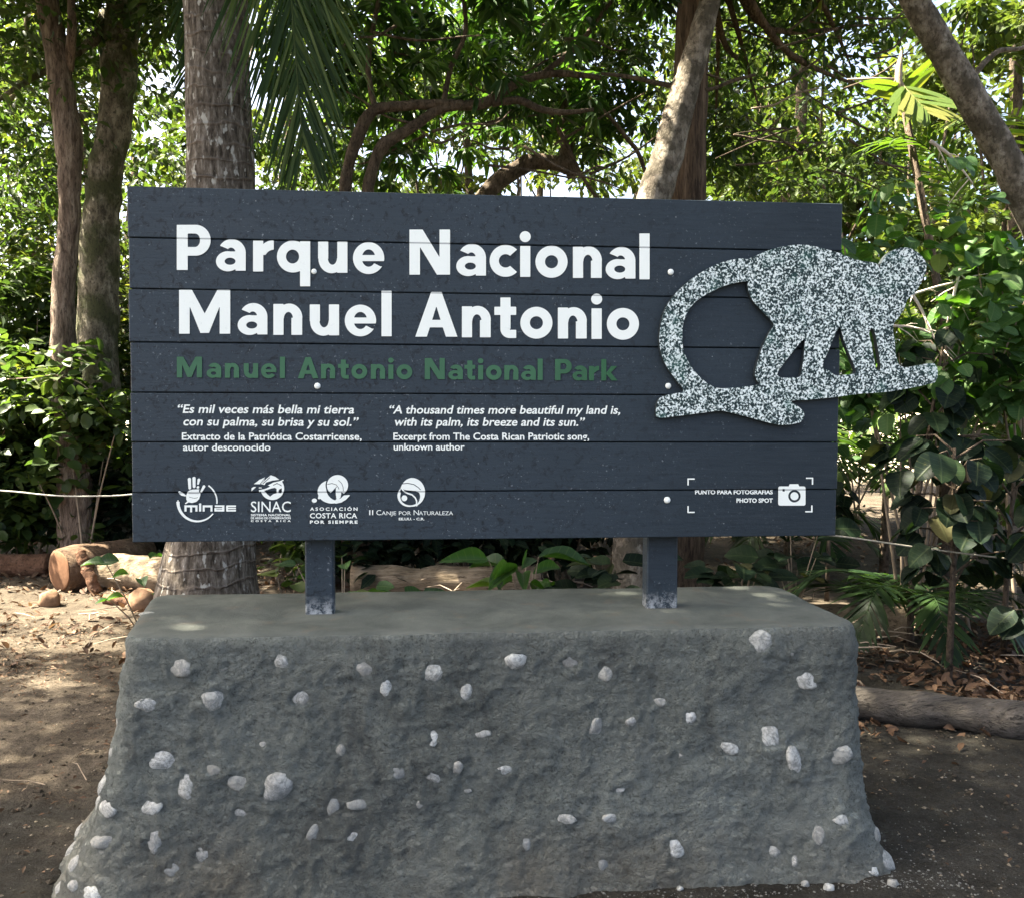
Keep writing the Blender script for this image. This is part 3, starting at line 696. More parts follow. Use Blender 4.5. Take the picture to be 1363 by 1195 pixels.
ST = """239,885,24,32,80,1 373,882,20,22,10,0 484,888,30,22,-25,1 577,896,30,26,15,0 690,883,26,34,70,0 759,882,22,29,60,2 806,893,25,25,0,0 1012,853,32,29,10,0 1074,901,32,25,-8,0
198,939,28,18,-12,0 285,930,28,30,0,0 399,930,28,24,20,0 515,914,16,24,0,0 622,922,17,25,-10,1 877,934,18,14,0,0 919,951,26,22,25,0 843,961,18,12,0,1
578,978,14,26,-12,0 642,977,21,10,8,0 793,971,18,29,-10,0 1026,981,28,30,0,0 970,997,25,15,-15,0 1061,1015,20,42,28,0 1114,1006,34,26,12,0 350,989,10,10,0,0 454,998,11,13,0,1
220,1016,40,26,6,0 285,1022,25,20,10,2 316,1040,32,18,-28,1 246,1048,24,30,20,0 533,1029,26,19,0,2 576,1035,22,14,-30,1 608,1024,13,22,-20,1 673,1026,24,15,10,0 373,1053,36,46,-25,1 140,1074,26,24,15,0
196,1074,36,17,10,0 320,1080,28,12,-15,1 206,1114,18,32,0,1 139,1120,24,18,0,1 269,1138,21,26,10,1 225,1158,24,19,0,2 471,1112,30,13,22,1 418,1112,15,24,-15,2 748,1089,32,12,-4,0 815,1090,26,12,-15,0
823,1050,14,9,0,1 897,1127,19,30,28,0 1030,1131,18,14,30,0 1057,1144,9,14,0,1 1088,1110,15,24,0,1 1123,1089,24,12,0,0 441,1077,20,28,0,2 1174,1112,20,22,30,1 1180,1141,22,30,35,1 806,1149,16,18,0,2
130,1042,16,30,-15,0 113,1070,16,28,-20,1 106,1100,18,34,5,1 90,1132,14,30,-15,1 98,1149,13,24,-10,1 79,1180,12,24,-25,1 99,1178,14,17,0,1 122,1186,20,20,0,0 149,960,9,28,-5,1 144,1002,7,16,-5,1 196,815,9,22,-30,0
300,890,9,5,0,1 620,1052,14,7,0,2 560,1072,12,12,0,2 1055,870,8,6,0,1 700,1120,14,22,10,2 905,1005,9,7,0,1 480,1068,30,14,0,2"""
def blob(c, ax, ay, az, rx, ry, rz, seed, nu=16, nv=10, rough=.18):
    V = []; Fq = []
    for i in range(nv+1):
        ph = math.pi*i/nv
        for k in range(nu):
            th = 2*math.pi*k/nu; d = Vector((math.sin(ph)*math.cos(th), math.sin(ph)*math.sin(th), math.cos(ph)))
            r = 1+rough*noise.noise(d*1.4+Vector((seed, 0, 0)))*1.6+rough*.5*noise.noise(d*3.5+Vector((0, seed, 0)))
            V.append(c+ax*(d.x*rx*r)+ay*(d.y*ry*r)+az*(d.z*rz*r))
    for i in range(nv):
        for k in range(nu): Fq.append((i*nu+k, i*nu+(k+1) % nu, (i+1)*nu+(k+1) % nu, (i+1)*nu+k))
    return V, Fq
for si, s in enumerate(ST.split()):
    px, py, ww, hh, ang, kind = [float(q) for q in s.split(',')]
    hit = None
    for dx in (0, 4, 8, 12, 18, 25, 35):
        q = PBVH.ray_cast(CAMP, ray(px+(dx if px < 700 else -dx), py))
        if q[0] is not None: hit = q; break
    if not hit: continue
    p, nrm, _, dist = hit
    if nrm.dot(ray(px, py)) > 0: nrm = -nrm
    side = px < 160
    ax = Vector((0, 0, 1)).cross(nrm).normalized()
    ax = -ax if ax.dot(CR) < 0 else ax
    az_ = nrm; ay = az_.cross(ax)
    if ay.z < 0: ay = -ay
    a = math.radians(-ang); e1 = ax*math.cos(a)-ay*math.sin(a); e2 = ax*math.sin(a)+ay*math.cos(a)
    k = dist/F; rx, ry = ww*k*.5, hh*k*.5
    if side: rx = max(rx*1.25, .016); ry *= .85
    rz = min(rx, ry)*(.62 if not side else .8)
    V, Fq = blob(p-nrm*rz*(.60 if kind < 2 else .78), e1, e2, nrm, rx*1.1, ry*1.1, rz, si*3.7, rough=.125)
    SEATS.append((np.array(p), np.array(nrm), max(rx, ry), min(rx, ry)))
    m = MB(); m.add(V, Fq); m.build('embedded_stone', STONES[int(kind)], plinth)

# the mortar is pressed up round each stone
_A = np.array(PMB.v)
for p, nr, ra, rb in SEATS:
    d = np.linalg.norm(_A-p, axis=1); k = np.where(d < ra*2.2)[0]; r = (ra+rb)/2
    t = d[k]/r; lip = .30*rb*np.exp(-((t-1.15)/.38)**2)*(.55+.9*np.array([noise.noise(Vector(_A[i])*22) for i in k]))
    _A[k] += nr*lip[:,None]
PMB.v = [tuple(q) for q in _A]; PMB.build('block', CONC, plinth)

# ------------------------------------------------------------------ leaves
RNG = np.random.default_rng(11)
LM_MANGO = leaf_mat('mango leaf', [(0.0, (0.016, 0.036, 0.015)), (0.5, (0.032, 0.068, 0.022)), (0.85, (0.058, 0.105, 0.026)), (1.0, (0.12, 0.14, 0.03))], (1.9, 2.2, 0.7), 0.36, 0.45, 0.25)
LM_TREE = leaf_mat('tree leaf', [(0.0, (0.020, 0.037, 0.013)), (0.5, (0.037, 0.065, 0.019)), (0.85, (0.065, 0.095, 0.024)), (1.0, (0.12, 0.125, 0.03))], (1.7, 1.8, 0.8), 0.42, 0.45, 0.3)
LM_FAR = leaf_mat('far tree leaf', [(0.0, (0.022, 0.040, 0.012)), (0.5, (0.042, 0.066, 0.017)), (0.9, (0.078, 0.098, 0.024)), (1.0, (0.14, 0.13, 0.035))], (1.8, 1.8, 0.85), 0.38, 0.5, 0.2)
LM_BROAD = leaf_mat('broad shrub leaf', [(0.0, (0.020, 0.050, 0.018)), (0.5, (0.038, 0.090, 0.024)), (0.9, (0.065, 0.125, 0.03)), (1.0, (0.13, 0.15, 0.04))], (1.8, 2.2, 0.6), 0.35, 0.5, 0.25, .4)
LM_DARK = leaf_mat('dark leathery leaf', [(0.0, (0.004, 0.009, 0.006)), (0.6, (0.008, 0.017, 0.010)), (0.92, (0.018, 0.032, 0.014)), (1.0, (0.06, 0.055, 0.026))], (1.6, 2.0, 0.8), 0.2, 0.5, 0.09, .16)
LM_PALM = leaf_mat('palm leaflet', [(0.0, (0.010, 0.024, 0.009)), (0.5, (0.034, 0.066, 0.018)), (0.9, (0.085, 0.13, 0.03)), (1.0, (0.17, 0.17, 0.05))], (2.0, 2.2, 0.6), 0.38, 0.5, 0.22)
LM_COCO = leaf_mat('coconut leaflet', [(0.0, (0.012, 0.027, 0.009)), (0.6, (0.027, 0.052, 0.015)), (1.0, (0.085, 0.11, 0.035))], (1.6, 2.0, 0.7), 0.28, 0.6, 0.18)
LM_DRY = leaf_mat('fallen leaf', [(0.0, (0.06, 0.036, 0.022)), (0.45, (0.095, 0.055, 0.034)), (0.85, (0.155, 0.092, 0.056)), (1.0, (0.30, 0.22, 0.15))], (1.1, 0.9, 0.6), 0.12, 0.7, 0.2)

T_FAR = ([(0,0,0), (.48,.5,.10), (.48,-.5,.10), (1,0,-.06)], [(0,3,1), (0,2,3)])
T_MID = ([(0,0,0), (.28,.40,.09), (.30,0,0), (.28,-.40,.09), (.65,.43,.06), (.66,0,-.03), (.65,-.43,.06), (1,0,-.13)],
         [(0,2,1), (0,3,2), (1,2,5,4), (3,6,5,2), (4,5,7), (6,7,5)])
T_ROUND = ([(0,0,0), (.12,.30,.05), (.15,0,0), (.12,-.30,.05), (.42,.50,.10), (.45,0,.0), (.42,-.50,.10), (.76,.42,.06), (.80,0,-.05), (.76,-.42,.06), (1,.0,-.12)],
           [(0,2,1), (0,3,2), (1,2,5,4), (3,6,5,2), (4,5,8,7), (6,9,8,5), (7,8,10), (9,10,8)])
def fine_leaf(prof, fold=.10, bend=.16, wavy=.02, st=9):
    V = []; Fq = []
    for i in range(st):
        t = i/(st-1); h = .5*prof(t)
        for j in (-1, -.5, 0, .5, 1):
            V.append((t, h*j, fold*abs(j)*h*2-bend*t*t+wavy*math.sin(9*t+2*j)*abs(j)))
    for i in range(st-1):
        for j in range(4): Fq.append((i*5+j, (i+1)*5+j, (i+1)*5+j+1, i*5+j+1))
    return V, Fq
T_SEAG = fine_leaf(lambda t: max(.02, math.sin(math.pi*min(1, t**.72*1.0))**.55))
T_OVAL = fine_leaf(lambda t: max(.015, math.sin(math.pi*t**.85)**.8), .2, .22, .03)
def leaf_mesh(name, P, D, N, L, Wd, tone, tmpl, mat, smooth=True):
    tv, tf = tmpl; tv = np.array(tv, np.float32); k = len(tv); n = len(P)
    D = D/np.linalg.norm(D, axis=1, keepdims=True)
    S = np.cross(N, D); S /= np.linalg.norm(S, axis=1, keepdims=True)+1e-9; N2 = np.cross(D, S)
    L = np.broadcast_to(np.asarray(L, np.float32), (n,)); Wd = np.broadcast_to(np.asarray(Wd, np.float32), (n,))
    V = (P[:,None,:] + D[:,None,:]*(tv[None,:,0]*L[:,None])[...,None] + S[:,None,:]*(tv[None,:,1]*Wd[:,None])[...,None] + N2[:,None,:]*(tv[None,:,2]*L[:,None])[...,None])
    lt = np.array([len(f) for f in tf]); idx = np.concatenate([np.array(f) for f in tf])
    loops = (idx[None,:] + (np.arange(n)*k)[:,None]).ravel(); starts = (np.cumsum(lt)-lt)[None,:] + (np.arange(n)*len(idx))[:,None]
    me = bpy.data.meshes.new(name); me.vertices.add(n*k); me.vertices.foreach_set('co', V.astype(np.float32).ravel())
    me.loops.add(len(loops)); me.loops.foreach_set('vertex_index', loops.astype(np.int32))
    me.polygons.add(n*len(tf)); me.polygons.foreach_set('loop_start', starts.ravel().astype(np.int32))
    me.polygons.foreach_set('use_smooth', np.full(n*len(tf), smooth))
    a = me.attributes.new('tone', 'FLOAT', 'POINT'); a.data.foreach_set('value', np.repeat(tone.astype(np.float32), k))
    a = me.attributes.new('rib', 'FLOAT', 'POINT'); a.data.foreach_set('value', np.tile(np.abs(tv[:,1])*2, n).astype(np.float32))
    a = me.attributes.new('along', 'FLOAT', 'POINT'); a.data.foreach_set('value', np.tile(tv[:,0], n).astype(np.float32))
    me.update(calc_edges=True); me.materials.append(mat); return me
# openings in the canopy where sunlight reaches the ground: (spot, radius of the beam)
SV = np.array(SUN)
HOLES_SUN = []
def sunspot(p, r): HOLES_SUN.append((np.array(p, float), r))
for px, py, r in ((35,855,.12),(105,850,.12),(150,858,.06),(70,905,.03),(150,800,.10),(90,792,.05),(165,812,.02)):
    sunspot(at_z(px, py, 0), r)
sunspot(at_z(255, 832, ZP), -.035)
for px, py, r in ((850,270,.2),(858,240,.2),(868,205,.16),(893,130,.09),(908,80,.09)): sunspot(at(px-6, py, 3.6), r)
for a in ((1165,600,4.6,.35),(1225,560,4.8,.3),(1150,660,4.4,.3),(1300,520,5.4,.3)): sunspot(at(a[0], a[1], a[2]), a[3])
for a in ((1150,140,.3),(1200,110,.30),(1230,140,.25),(1175,120,.25),(1195,80,.2)): sunspot(at(a[0], a[1], 3.95), a[2])
for a in ((1232,400,.10),(1262,405,.10),(1258,445,.10),(1272,370,.06),(1265,210,.12)): sunspot(at(a[0], a[1], 2.5), a[2])
for a in ((600,768,.22,.2),(545,768,.22,.13),(655,768,.22,.10),(140,745,.3,.04),(95,738,.38,-.03),(460,740,.5,.08),(1120,800,.05,.2),(1175,812,.05,.12)): sunspot(at_z(a[0], a[1], a[2]), a[3])
def keep_mask(P):
    ok = np.ones(len(P), bool)
    for p, r in HOLES_SUN:
        d = P-p; t = d@SV; q = np.linalg.norm(d-t[:,None]*SV, axis=1); ok &= ~((q < r+.09) & (t > .25))
    return ok
def unit(n): v = RNG.normal(size=(n, 3)); return v/np.linalg.norm(v, axis=1, keepdims=True)
def in_vols(vols, n):
    """n points inside the ellipsoids (cx,cy,cz,rx,ry,rz[,weight]), crowded towards their skins"""
    w = np.array([v[3]*v[4]*v[5]*(v[6] if len(v) > 6 else 1) for v in vols]); pick = RNG.choice(len(vols), n, p=w/w.sum())  # by volume
    A = np.array([v[:6] for v in vols])[pick]
    return A[:,:3] + unit(n)*A[:,3:6]*(RNG.random((n, 1))**0.45)
def sprays(C, per, r, droop=.5, flat=.5):
    """clusters of leaves radiating from twig ends"""
    n = len(C)*per; c = np.repeat(C, per, 0)
    ax = np.repeat(unit(len(C))*np.array([1, 1, .4]), per, 0)
    u = unit(n); off = u*np.array([1, 1, .55])*(RNG.random((n, 1))**.6)*r
    D = u*np.array([1, 1, .5]) + ax*.7 + np.array([0, 0, -droop])
    N = np.array([0, 0, 1.0]) + unit(n)*flat
    base = np.repeat(RNG.random(len(C)), per); tone = np.clip(.62*base+.38*RNG.random(n), 0, 1)
    return c+off, D, N, tone
def crown(name, vols, nc, per, r, L, Wd, tmpl, mat, parent, droop=.5, flat=.5, keep=True, lv=.3):
    C = in_vols(vols, nc); P, D, N, t = sprays(C, per, r, droop, flat)
    if keep:
        k = keep_mask(P); P, D, N, t = P[k], D[k], N[k], t[k]
    sc = 1+lv*(RNG.random(len(P))*2-1)
    return link(name, leaf_mesh(name, P, D, N, L*sc, Wd*sc, t, tmpl, mat), None, parent), C
def limbs(mb, start, r0, C, n, seed=0, sag=.15):
    """boughs from a trunk point out into the crown"""
    idx = RNG.choice(len(C), min(n, len(C)), replace=False)
    for q, i in enumerate(idx):
        a = Vector(start); b = Vector(C[i]); m = (a+b)/2 + Vector(unit(1)[0])*(b-a).length*sag
        pts = [Vector(p) for p in smooth_path([a, a*.6+m*.4+Vector((0,0,.1)), m, b], 4)]; k = len(pts)
        mb.tube(pts, [r0*(1-.88*j/(k-1)) for j in range(k)], 6, .12, seed+q, False)
def trunk_px(pts, Y, to_ground=True, n=14, lump=.16, seed=1.0, up=None, flare=1.0):
    """trunk through photo points (px, py, width px) standing at depth Y -> MB, base point, top point"""
    Y0 = Y
    P = []; Rr = []
    for q in smooth_path(pts, 5):
        p = at(float(q[0]), float(q[1]), Y); P.append(p); Rr.append(max(.004, float(q[2])/ppm(Y)/2))
    if P[0].z > P[-1].z: pass
    else: P.reverse(); Rr.reverse()
    if to_ground and P[-1].z > -.05:
        d = P[-1]-P[-3]; d = d/max(.02, -d.z) if d.z < 0 else Vector((0, 0, -1)); zz = P[-1].z+.08; m = max(2, int(zz/.25)); b = P[-1].copy(); r = Rr[-1]
        for j in range(1, m+1):
            t = j/m; P.append(b+Vector((d.x*.5, d.y*.5, -1))*(zz*t)); Rr.append(r*(1+(flare-1)*t*t))
    if up:
        P.insert(0, Vector(up)); Rr.insert(0, Rr[0]*.55)
    mb = MB(); mb.tube(P, Rr, n, lump, seed); return mb, P[-1], P[0]
def tree_root(name, base, label, cat='tree', group=None): return empty(name, (base.x, base.y, 0), label, cat, group)

def frond(mb, pts, L, w, n, angle=55, droop=.35, tone=.5, tip=.25, basew=.010, seg_=3, side=None, tj=.35, both=True, start=.12, rn=None):
    """a feather palm leaf: rachis through pts, n leaflets a side of length L"""
    pts = [Vector(p) for p in smooth_path(pts, 6)]; m = len(pts); cum = [0]
    for i in range(1, m): cum.append(cum[-1]+(pts[i]-pts[i-1]).length)
    tot = cum[-1]
    mb.tube(pts, [basew*(1-.8*i/(m-1)) for i in range(m)], 5, 0, 0, False, min(1, tone+.3))
    upv = Vector(side) if side else Vector((0, 0, 1))
    for i in range(n):
        s = (start+(1-start)*(i+.5)/n)*tot; j = max(q for q in range(m) if cum[q] <= s); j = min(j, m-2)
        p = pts[j].lerp(pts[j+1], (s-cum[j])/max(1e-6, cum[j+1]-cum[j])); T = (pts[j+1]-pts[j]).normalized()
        S = T.cross(upv); S = S.normalized() if S.length > .05 else T.cross(Vector((1, 0, 0))).normalized(); Nn = S.cross(T)
        f = s/tot; ll = L*(.55+.9*f*(1-f)*2.0)*(1 if f < .75 else 1-(f-.75)/.25*(1-tip))
        for sg in (-1, 1):
            if HOLES_SUN and p.z > 4.5 and not keep_mask(np.array([p+S*sg*ll*.35, p+T*ll*.3]) ).all(): continue
            an = math.radians(angle*(1-.45*f)+random.uniform(-6, 6)); d = (T*math.cos(an)+S*sg*math.sin(an)+Nn*random.uniform(0, .25)).normalized()
            l1 = ll*random.uniform(.85, 1.08); W_ = w*random.uniform(.8, 1.15); q = p.copy(); V = []; wv = d.cross(Nn).normalized()
            for k in range(seg_+1):
                t = k/seg_; wd = W_*(.55+1.6*t*(1-t)+.1)*(1 if k < seg_ else .08)*.5
                V += [q+wv*wd, q-wv*wd]
                d = (d+Vector((0, 0, -droop*random.uniform(.6, 1.4)/seg_))).normalized(); q = q+d*(l1/seg_)
            mb.add(V, [(2*k, 2*k+1, 2*k+3, 2*k+2) for k in range(seg_)], min(1, max(0, tone+random.uniform(-tj, tj))))
random.seed(5)

# ------------------------------------------------------------------ coconut palm behind the sign
Y = 2.6
mb, base, top = trunk_px([(285,-60,76),(287,0,79),(289,60,80),(291,125,80),(293,185,82),(294,250,85),(294,340,86),(292,450,87),(290,560,90),(287,650,97),(283,710,108),(279,755,122),(277,790,133)], Y, lump=.05, n=26, flare=1.08)
palm = tree_root('coconut_palm', base, 'thick straight ringed palm trunk rising behind the left half of the sign', 'palm tree')
crown_p = Vector((top.x-.1, top.y+.1, 7.2))
mb.tube([top-Vector((0,0,.3)), top.lerp(crown_p, .5), crown_p], [.17, .15, .13], 20, .05, 3)
mb.build('trunk', BARK_PALM, palm)
random.seed(21)
for k in range(13):                             # the crown, above the picture
    a = k*2.4; d = Vector((math.cos(a), math.sin(a), 0)); r = random.uniform(2.4, 3.0); h = random.uniform(.1, 1.2)
    if d.y < -.55: continue
    m = MB(); frond(m, [crown_p, crown_p+d*r*.35+Vector((0,0,h)), crown_p+d*r*.75+Vector((0,0,h*.7)), crown_p+d*r+Vector((0,0,h*.2-.9))], .75, .045, 42, 60, .5, .45)
    m.build('frond', LM_COCO, palm)
m = MB()                                        # the long frond hanging down beside the trunk
hp = [crown_p, crown_p+Vector((.45,-.10,.10)), at(372,-190,2.3), at(383,-60,2.25), at(391,40,2.25), at(398,130,2.25), at(404,195,2.25)]
frond(m, hp, 1.15, .0135, 165, 36, .22, .5, .62, .014, 5, side=(0,-1,0.1), tj=.45, start=.25)
m.build('frond', LM_COCO, palm)
m = MB(); frond(m, [crown_p+Vector((.1,.2,0)), at(250,-220,3.4), at(262,-60,3.3), at(255,40,3.3), at(245,110,3.3)], .62, .016, 60, 32, .3, .35, .5, .012, 3, side=(0,-1,.1), start=.3)
m.build('frond', LM_COCO, palm)

# ------------------------------------------------------------------ the standing trees
def wv(px, py, Y, rx, ry, rz, w=1.0):
    p = at(px, py, Y); return (p.x, p.y, p.z, rx, ry, rz, w)
# slender reddish tree, far left
mb, base, top = trunk_px([(55,-60,26),(62,0,27),(74,60,29),(82,120,31),(91,180,33),(93,250,27),(92,300,25),(86,360,27),(84,430,30),(86,500,32),(92,560,36),(98,640,42)], 5.4, seed=2, flare=1.4)
t1 = tree_root('slender_tree', base, 'slender reddish trunk at the far left, nearest the left edge of the photo')
o, C = crown('crown', [wv(40,60,5.8,1.3,1.1,1.0), wv(20,-160,5,2.6,2,1.3), wv(20,230,6.4,1.2,.9,.9), wv(50,340,6.8,1.1,.7,.8), wv(200,60,7.0,.8,.7,.9), (-4.6,3.4,6.4,2.2,2.0,1.1), (-6.6,2.4,7.0,2.0,2.2,.9), (-6.0,0.9,6.8,1.9,1.7,1.0), (-5.4,-1.0,6.9,1.8,1.4,.9), (-2.8,-1.0,6.4,2.2,2.2,.7)], 1250, 26, .34, .105, .055, T_MID, LM_TREE, t1)  # volumes in plain coordinates are unseen overhead leaves, added to shade the ground
limbs(mb, top, .06, C, 14); mb.build('trunk', BARK_RED, t1)
m = MB(); m.tube([at(91,95,5.4), at(96,40,5.3), at(94,-30,5.3)], [.045,.04,.03], 8, .1, 1); m.build('branch', BARK_RED, t1)
# stouter pale tree beside it
mb, base, top = trunk_px([(172,-60,38),(167,0,40),(160,50,44),(158,110,42),(152,170,40),(143,215,40),(138,260,42),(133,310,45),(131,370,48),(129,450,52),(130,540,58),(135,620,76),(142,690,100)], 6.0, seed=5, flare=1.25)
t2 = tree_root('stout_tree', base, 'stout pale mottled trunk between the slender reddish one and the sign')
o, C = crown('crown', [wv(150,-40,6.2,1.7,1.3,.9), wv(205,150,7.2,.6,.6,1.0), wv(110,-250,5,2.5,2.2,1.2), (-3.6,1.6,6.9,2.4,2.0,1.0,1.9), (0.0,-.4,6.8,2.4,2.3,.7), (-5.2,0.2,7.3,2.0,1.8,.8,1.4)], 1250, 26, .36, .12, .06, T_MID, LM_TREE, t2)  # unseen overhead volumes added and weighted to keep the plinth in shade
limbs(mb, top, .08, C, 14); mb.build('trunk', BARK_PALE, t2)
m = MB(); m.tube([Vector(p) for p in smooth_path([at(140,18,6), at(128,52,5.9), at(112,62,5.9), at(96,78,5.8), at(70,90,5.8), at(20,118,5.7), at(-10,140,5.7)], 4)], list(np.linspace(.055,.018,25)), 8, .12, 4); m.build('branch', BARK_PALE, t2)
# mango tree: crooked limbs over the middle of the sign
Y = 4.6
mb = MB()
def limb(m, pts, Y, n=9, lump=.18, seed=1):
    q = smooth_path(pts, 5); m.tube([at(float(a), float(b), Y) for a, b, _ in q], [max(.004, float(c)/ppm(Y)/2) for _, _, c in q], n, lump, seed, True)
limb(mb, [(470,420,26),(462,330,17),(459,255,16),(466,212,16),(478,178,17),(488,158,16),(503,145,14),(540,141,13),(590,139,13),(640,139,14),(668,122,13),(700,106,11),(745,98,9),(800,104,7)], Y, seed=3)
limb(mb, [(478,420,24),(486,330,17),(489,258,16),(499,215,16),(512,192,17),(535,178,15),(560,162,14),(585,146,12),(620,140,13)], Y, seed=6)
limb(mb, [(655,138,11),(690,134,10),(720,146,9),(755,150,7),(790,146,5)], Y, seed=8)
limb(mb, [(590,140,8),(600,90,7),(620,40,6),(612,-30,5)], Y, seed=9)
limb(mb, [(720,100,8),(770,60,7),(800,20,6),(840,-30,5)], Y, seed=12)
limb(mb, [(500,148,8),(490,90,7),(500,20,6),(520,-60,5)], Y, seed=14)
q = at(474, 415, Y); mb.tube([q+Vector((0,0,.25)), q, Vector((q.x+.05,q.y,.9)), Vector((q.x+.1,q.y,-.1))], [.10,.16,.19,.25], 14, .12, 4)
mango = tree_root('mango_tree', q, 'tree with two crooked branches rising over the middle of the sign and long drooping leaves')
mb.build('trunk', BARK_MANGO, mango)
random.seed(31)
for _ in range(26):
    x, y = random.uniform(400, 860), random.uniform(-10, 235); a = random.uniform(-.5, .5)+(math.pi if random.random() < .5 else 0); l = random.uniform(50, 150)
    m = MB(); limb(m, [(x, y, 4), (x+l*.4*math.cos(a), y+l*.4*math.sin(a)+random.uniform(-9, 9), 3.2), (x+l*.8*math.cos(a), y+l*.8*math.sin(a)+random.uniform(-12, 12), 2.5), (x+l*math.cos(a), y+l*math.sin(a)-8, 1.6)], Y+random.uniform(-.7, 1.2), 5, .1, _); m.build('twig', BARK_MANGO, mango)
vm = [wv(600,40,4.9,2.0,1.2,.75), wv(470,120,5.6,.9,.7,.55), wv(740,50,5.2,1.1,1.0,.8), wv(530,215,6.2,.8,.7,.45,1.2), wv(800,150,6.3,.9,.7,.5), wv(620,-170,4.2,2.8,2.2,.9), wv(440,20,5.6,.9,.8,.8), wv(680,170,6.4,.8,.6,.35,.7)]
C = in_vols(vm, 760); P, D, N, tn = sprays(C, 16, .07, .55, .55)
D = D*np.array([1.2, 1.2, 1.0]); k = keep_mask(P); sc = 1+.3*(RNG.random(len(P))*2-1)
link('crown', leaf_mesh('crown', P[k], D[k], N[k], (.19*sc)[k], (.046*sc)[k], tn[k], T_MID, LM_MANGO), None, mango)
# a second tree behind, with a thick level limb just above the boards
Y = 6.2
mb = MB()
limb(mb, [(600,330,26),(632,280,24),(655,250,23),(680,230,23),(705,217,22),(735,217,21),(758,222,22),(765,235,20)], Y, seed=2)
limb(mb, [(752,222,20),(755,190,17),(750,150,13),(760,90,10),(752,30,8)], Y, seed=5)
limb(mb, [(735,160,6),(750,185,6),(775,235,5),(800,270,5),(830,300,4)], Y-.4, seed=5)
limb(mb, [(785,130,5),(815,160,5),(835,185,6),(850,205,6),(862,240,5)], Y-.6, seed=7)
q = at(600, 325, Y); mb.tube([q, Vector((q.x-.1,q.y,1.2)), Vector((q.x-.15,q.y,-.1))], [.11,.16,.22], 12, .12, 4)
t4 = tree_root('bent_tree', q, 'dark tree whose thick bent bough lies level just above the middle of the boards')
mb.build('trunk', BARK_MANGO, t4)
crown('crown', [wv(790,110,6.6,.9,.8,.7), wv(730,0,6.8,1.5,1.2,.8), wv(800,215,7,.6,.5,.4,.6), wv(560,110,7.2,1.2,.8,.6), wv(420,200,7.0,.9,.7,.5,.8)], 460, 22, .26, .11, .05, T_MID, LM_TREE, t4)
# tall brown trunk and the pale trunk leaning across it
mb, base, top = trunk_px([(930,-60,44),(926,0,46),(921,70,47),(917,150,48),(914,265,50),(913,400,52),(910,560,58),(902,680,72),(896,760,84)], 4.3, seed=4, lump=.12, n=18, flare=1.25)
t5 = tree_root('straight_tree', base, 'upright furrowed brown trunk behind the sign, crossed by the leaning pale one')
o, C = crown('crown', [wv(1000,-120,5,2.0,1.6,.9), wv(1040,60,5.6,1.3,.8,.8), wv(1080,190,6.2,1.1,.8,.6), wv(980,150,6.4,.7,.6,.8)], 560, 24, .32, .11, .05, T_MID, LM_TREE, t5)
limbs(mb, top, .07, C, 12)
mb.build('trunk', BARK_BROWN, t5)
for _ in range(24):
    x, y = random.uniform(950, 1170), random.uniform(10, 250); a = random.uniform(-.7, .7)+(math.pi if random.random() < .3 else 0); l = random.uniform(50, 130)
    m = MB(); limb(m, [(x, y, 3.6), (x+l*.5*math.cos(a), y+l*.5*math.sin(a)+random.uniform(-9, 9), 2.8), (x+l*math.cos(a), y+l*math.sin(a)-8, 1.6)], 4.6+random.uniform(-.6, .9), 5, .1, _); m.build('twig', BARK_MANGO, t5)
m = MB(); limb(m, [(920,118,7),(880,112,7),(845,104,6),(800,98,4)], 4.3); m.build('branch', BARK_MANGO, t5); m = MB(); limb(m, [(925,122,7),(950,118,5),(975,108,5),(1005,100,4)], 4.2); m.build('branch', BARK_MANGO, t5)
mb, base, top = trunk_px([(955,-60,24),(945,0,27),(936,35,31),(925,75,34),(914,112,37),(903,150,40),(893,190,42),(882,228,44),(870,265,47),(856,330,48),(846,420,50),(842,560,52),(842,680,52),(842,760,56)], 3.7, seed=9, lump=.10, n=18, flare=1.2)
t6 = tree_root('leaning_tree', base, 'pale leaning trunk sunlit down its left side, rising from behind the boards')
o, C = crown('crown', [wv(1010,-230,3.6,1.6,1.5,.8), (2.6,1.6,6.6,1.7,1.6,.8)], 260, 24, .32, .12, .055, T_MID, LM_TREE, t6)
limbs(mb, top, .07, C, 12)
mb.build('trunk', BARK_LICHEN, t6)
# leaning tree at the right edge
mb, base, top = trunk_px([(1180,-60,30),(1210,-10,33),(1236,35,36),(1262,80,38),(1286,120,40),(1312,165,40),(1335,205,40),(1352,240,42),(1385,310,44),(1420,400,47),(1450,520,53),(1470,640,61)], 3.4, seed=7, lump=.10, n=18, flare=1.2)
t7 = tree_root('tilted_tree', base, 'grey lichen spotted trunk leaning steeply across the top right corner')
o, C = crown('crown', [wv(1120,-230,3.3,1.7,1.6,.9), (1.6,2.2,7.0,2.0,1.8,.9), (3.0,-.6,6.6,2.0,2.2,.8), (.6,-3.0,7.2,2.8,1.4,.6)], 620, 24, .34, .12, .055, T_MID, LM_TREE, t7)  # overhanging volumes out of view added to cut skylight over the clearing
limbs(mb, top, .08, C, 12); mb.build('trunk', BARK_LICHEN, t7)
m = MB(); limb(m, [(1298,100,8),(1310,84,8),(1330,68,7),(1352,66,6),(1375,60,5)], 3.5); m.build('branch', BARK_LICHEN, t7)

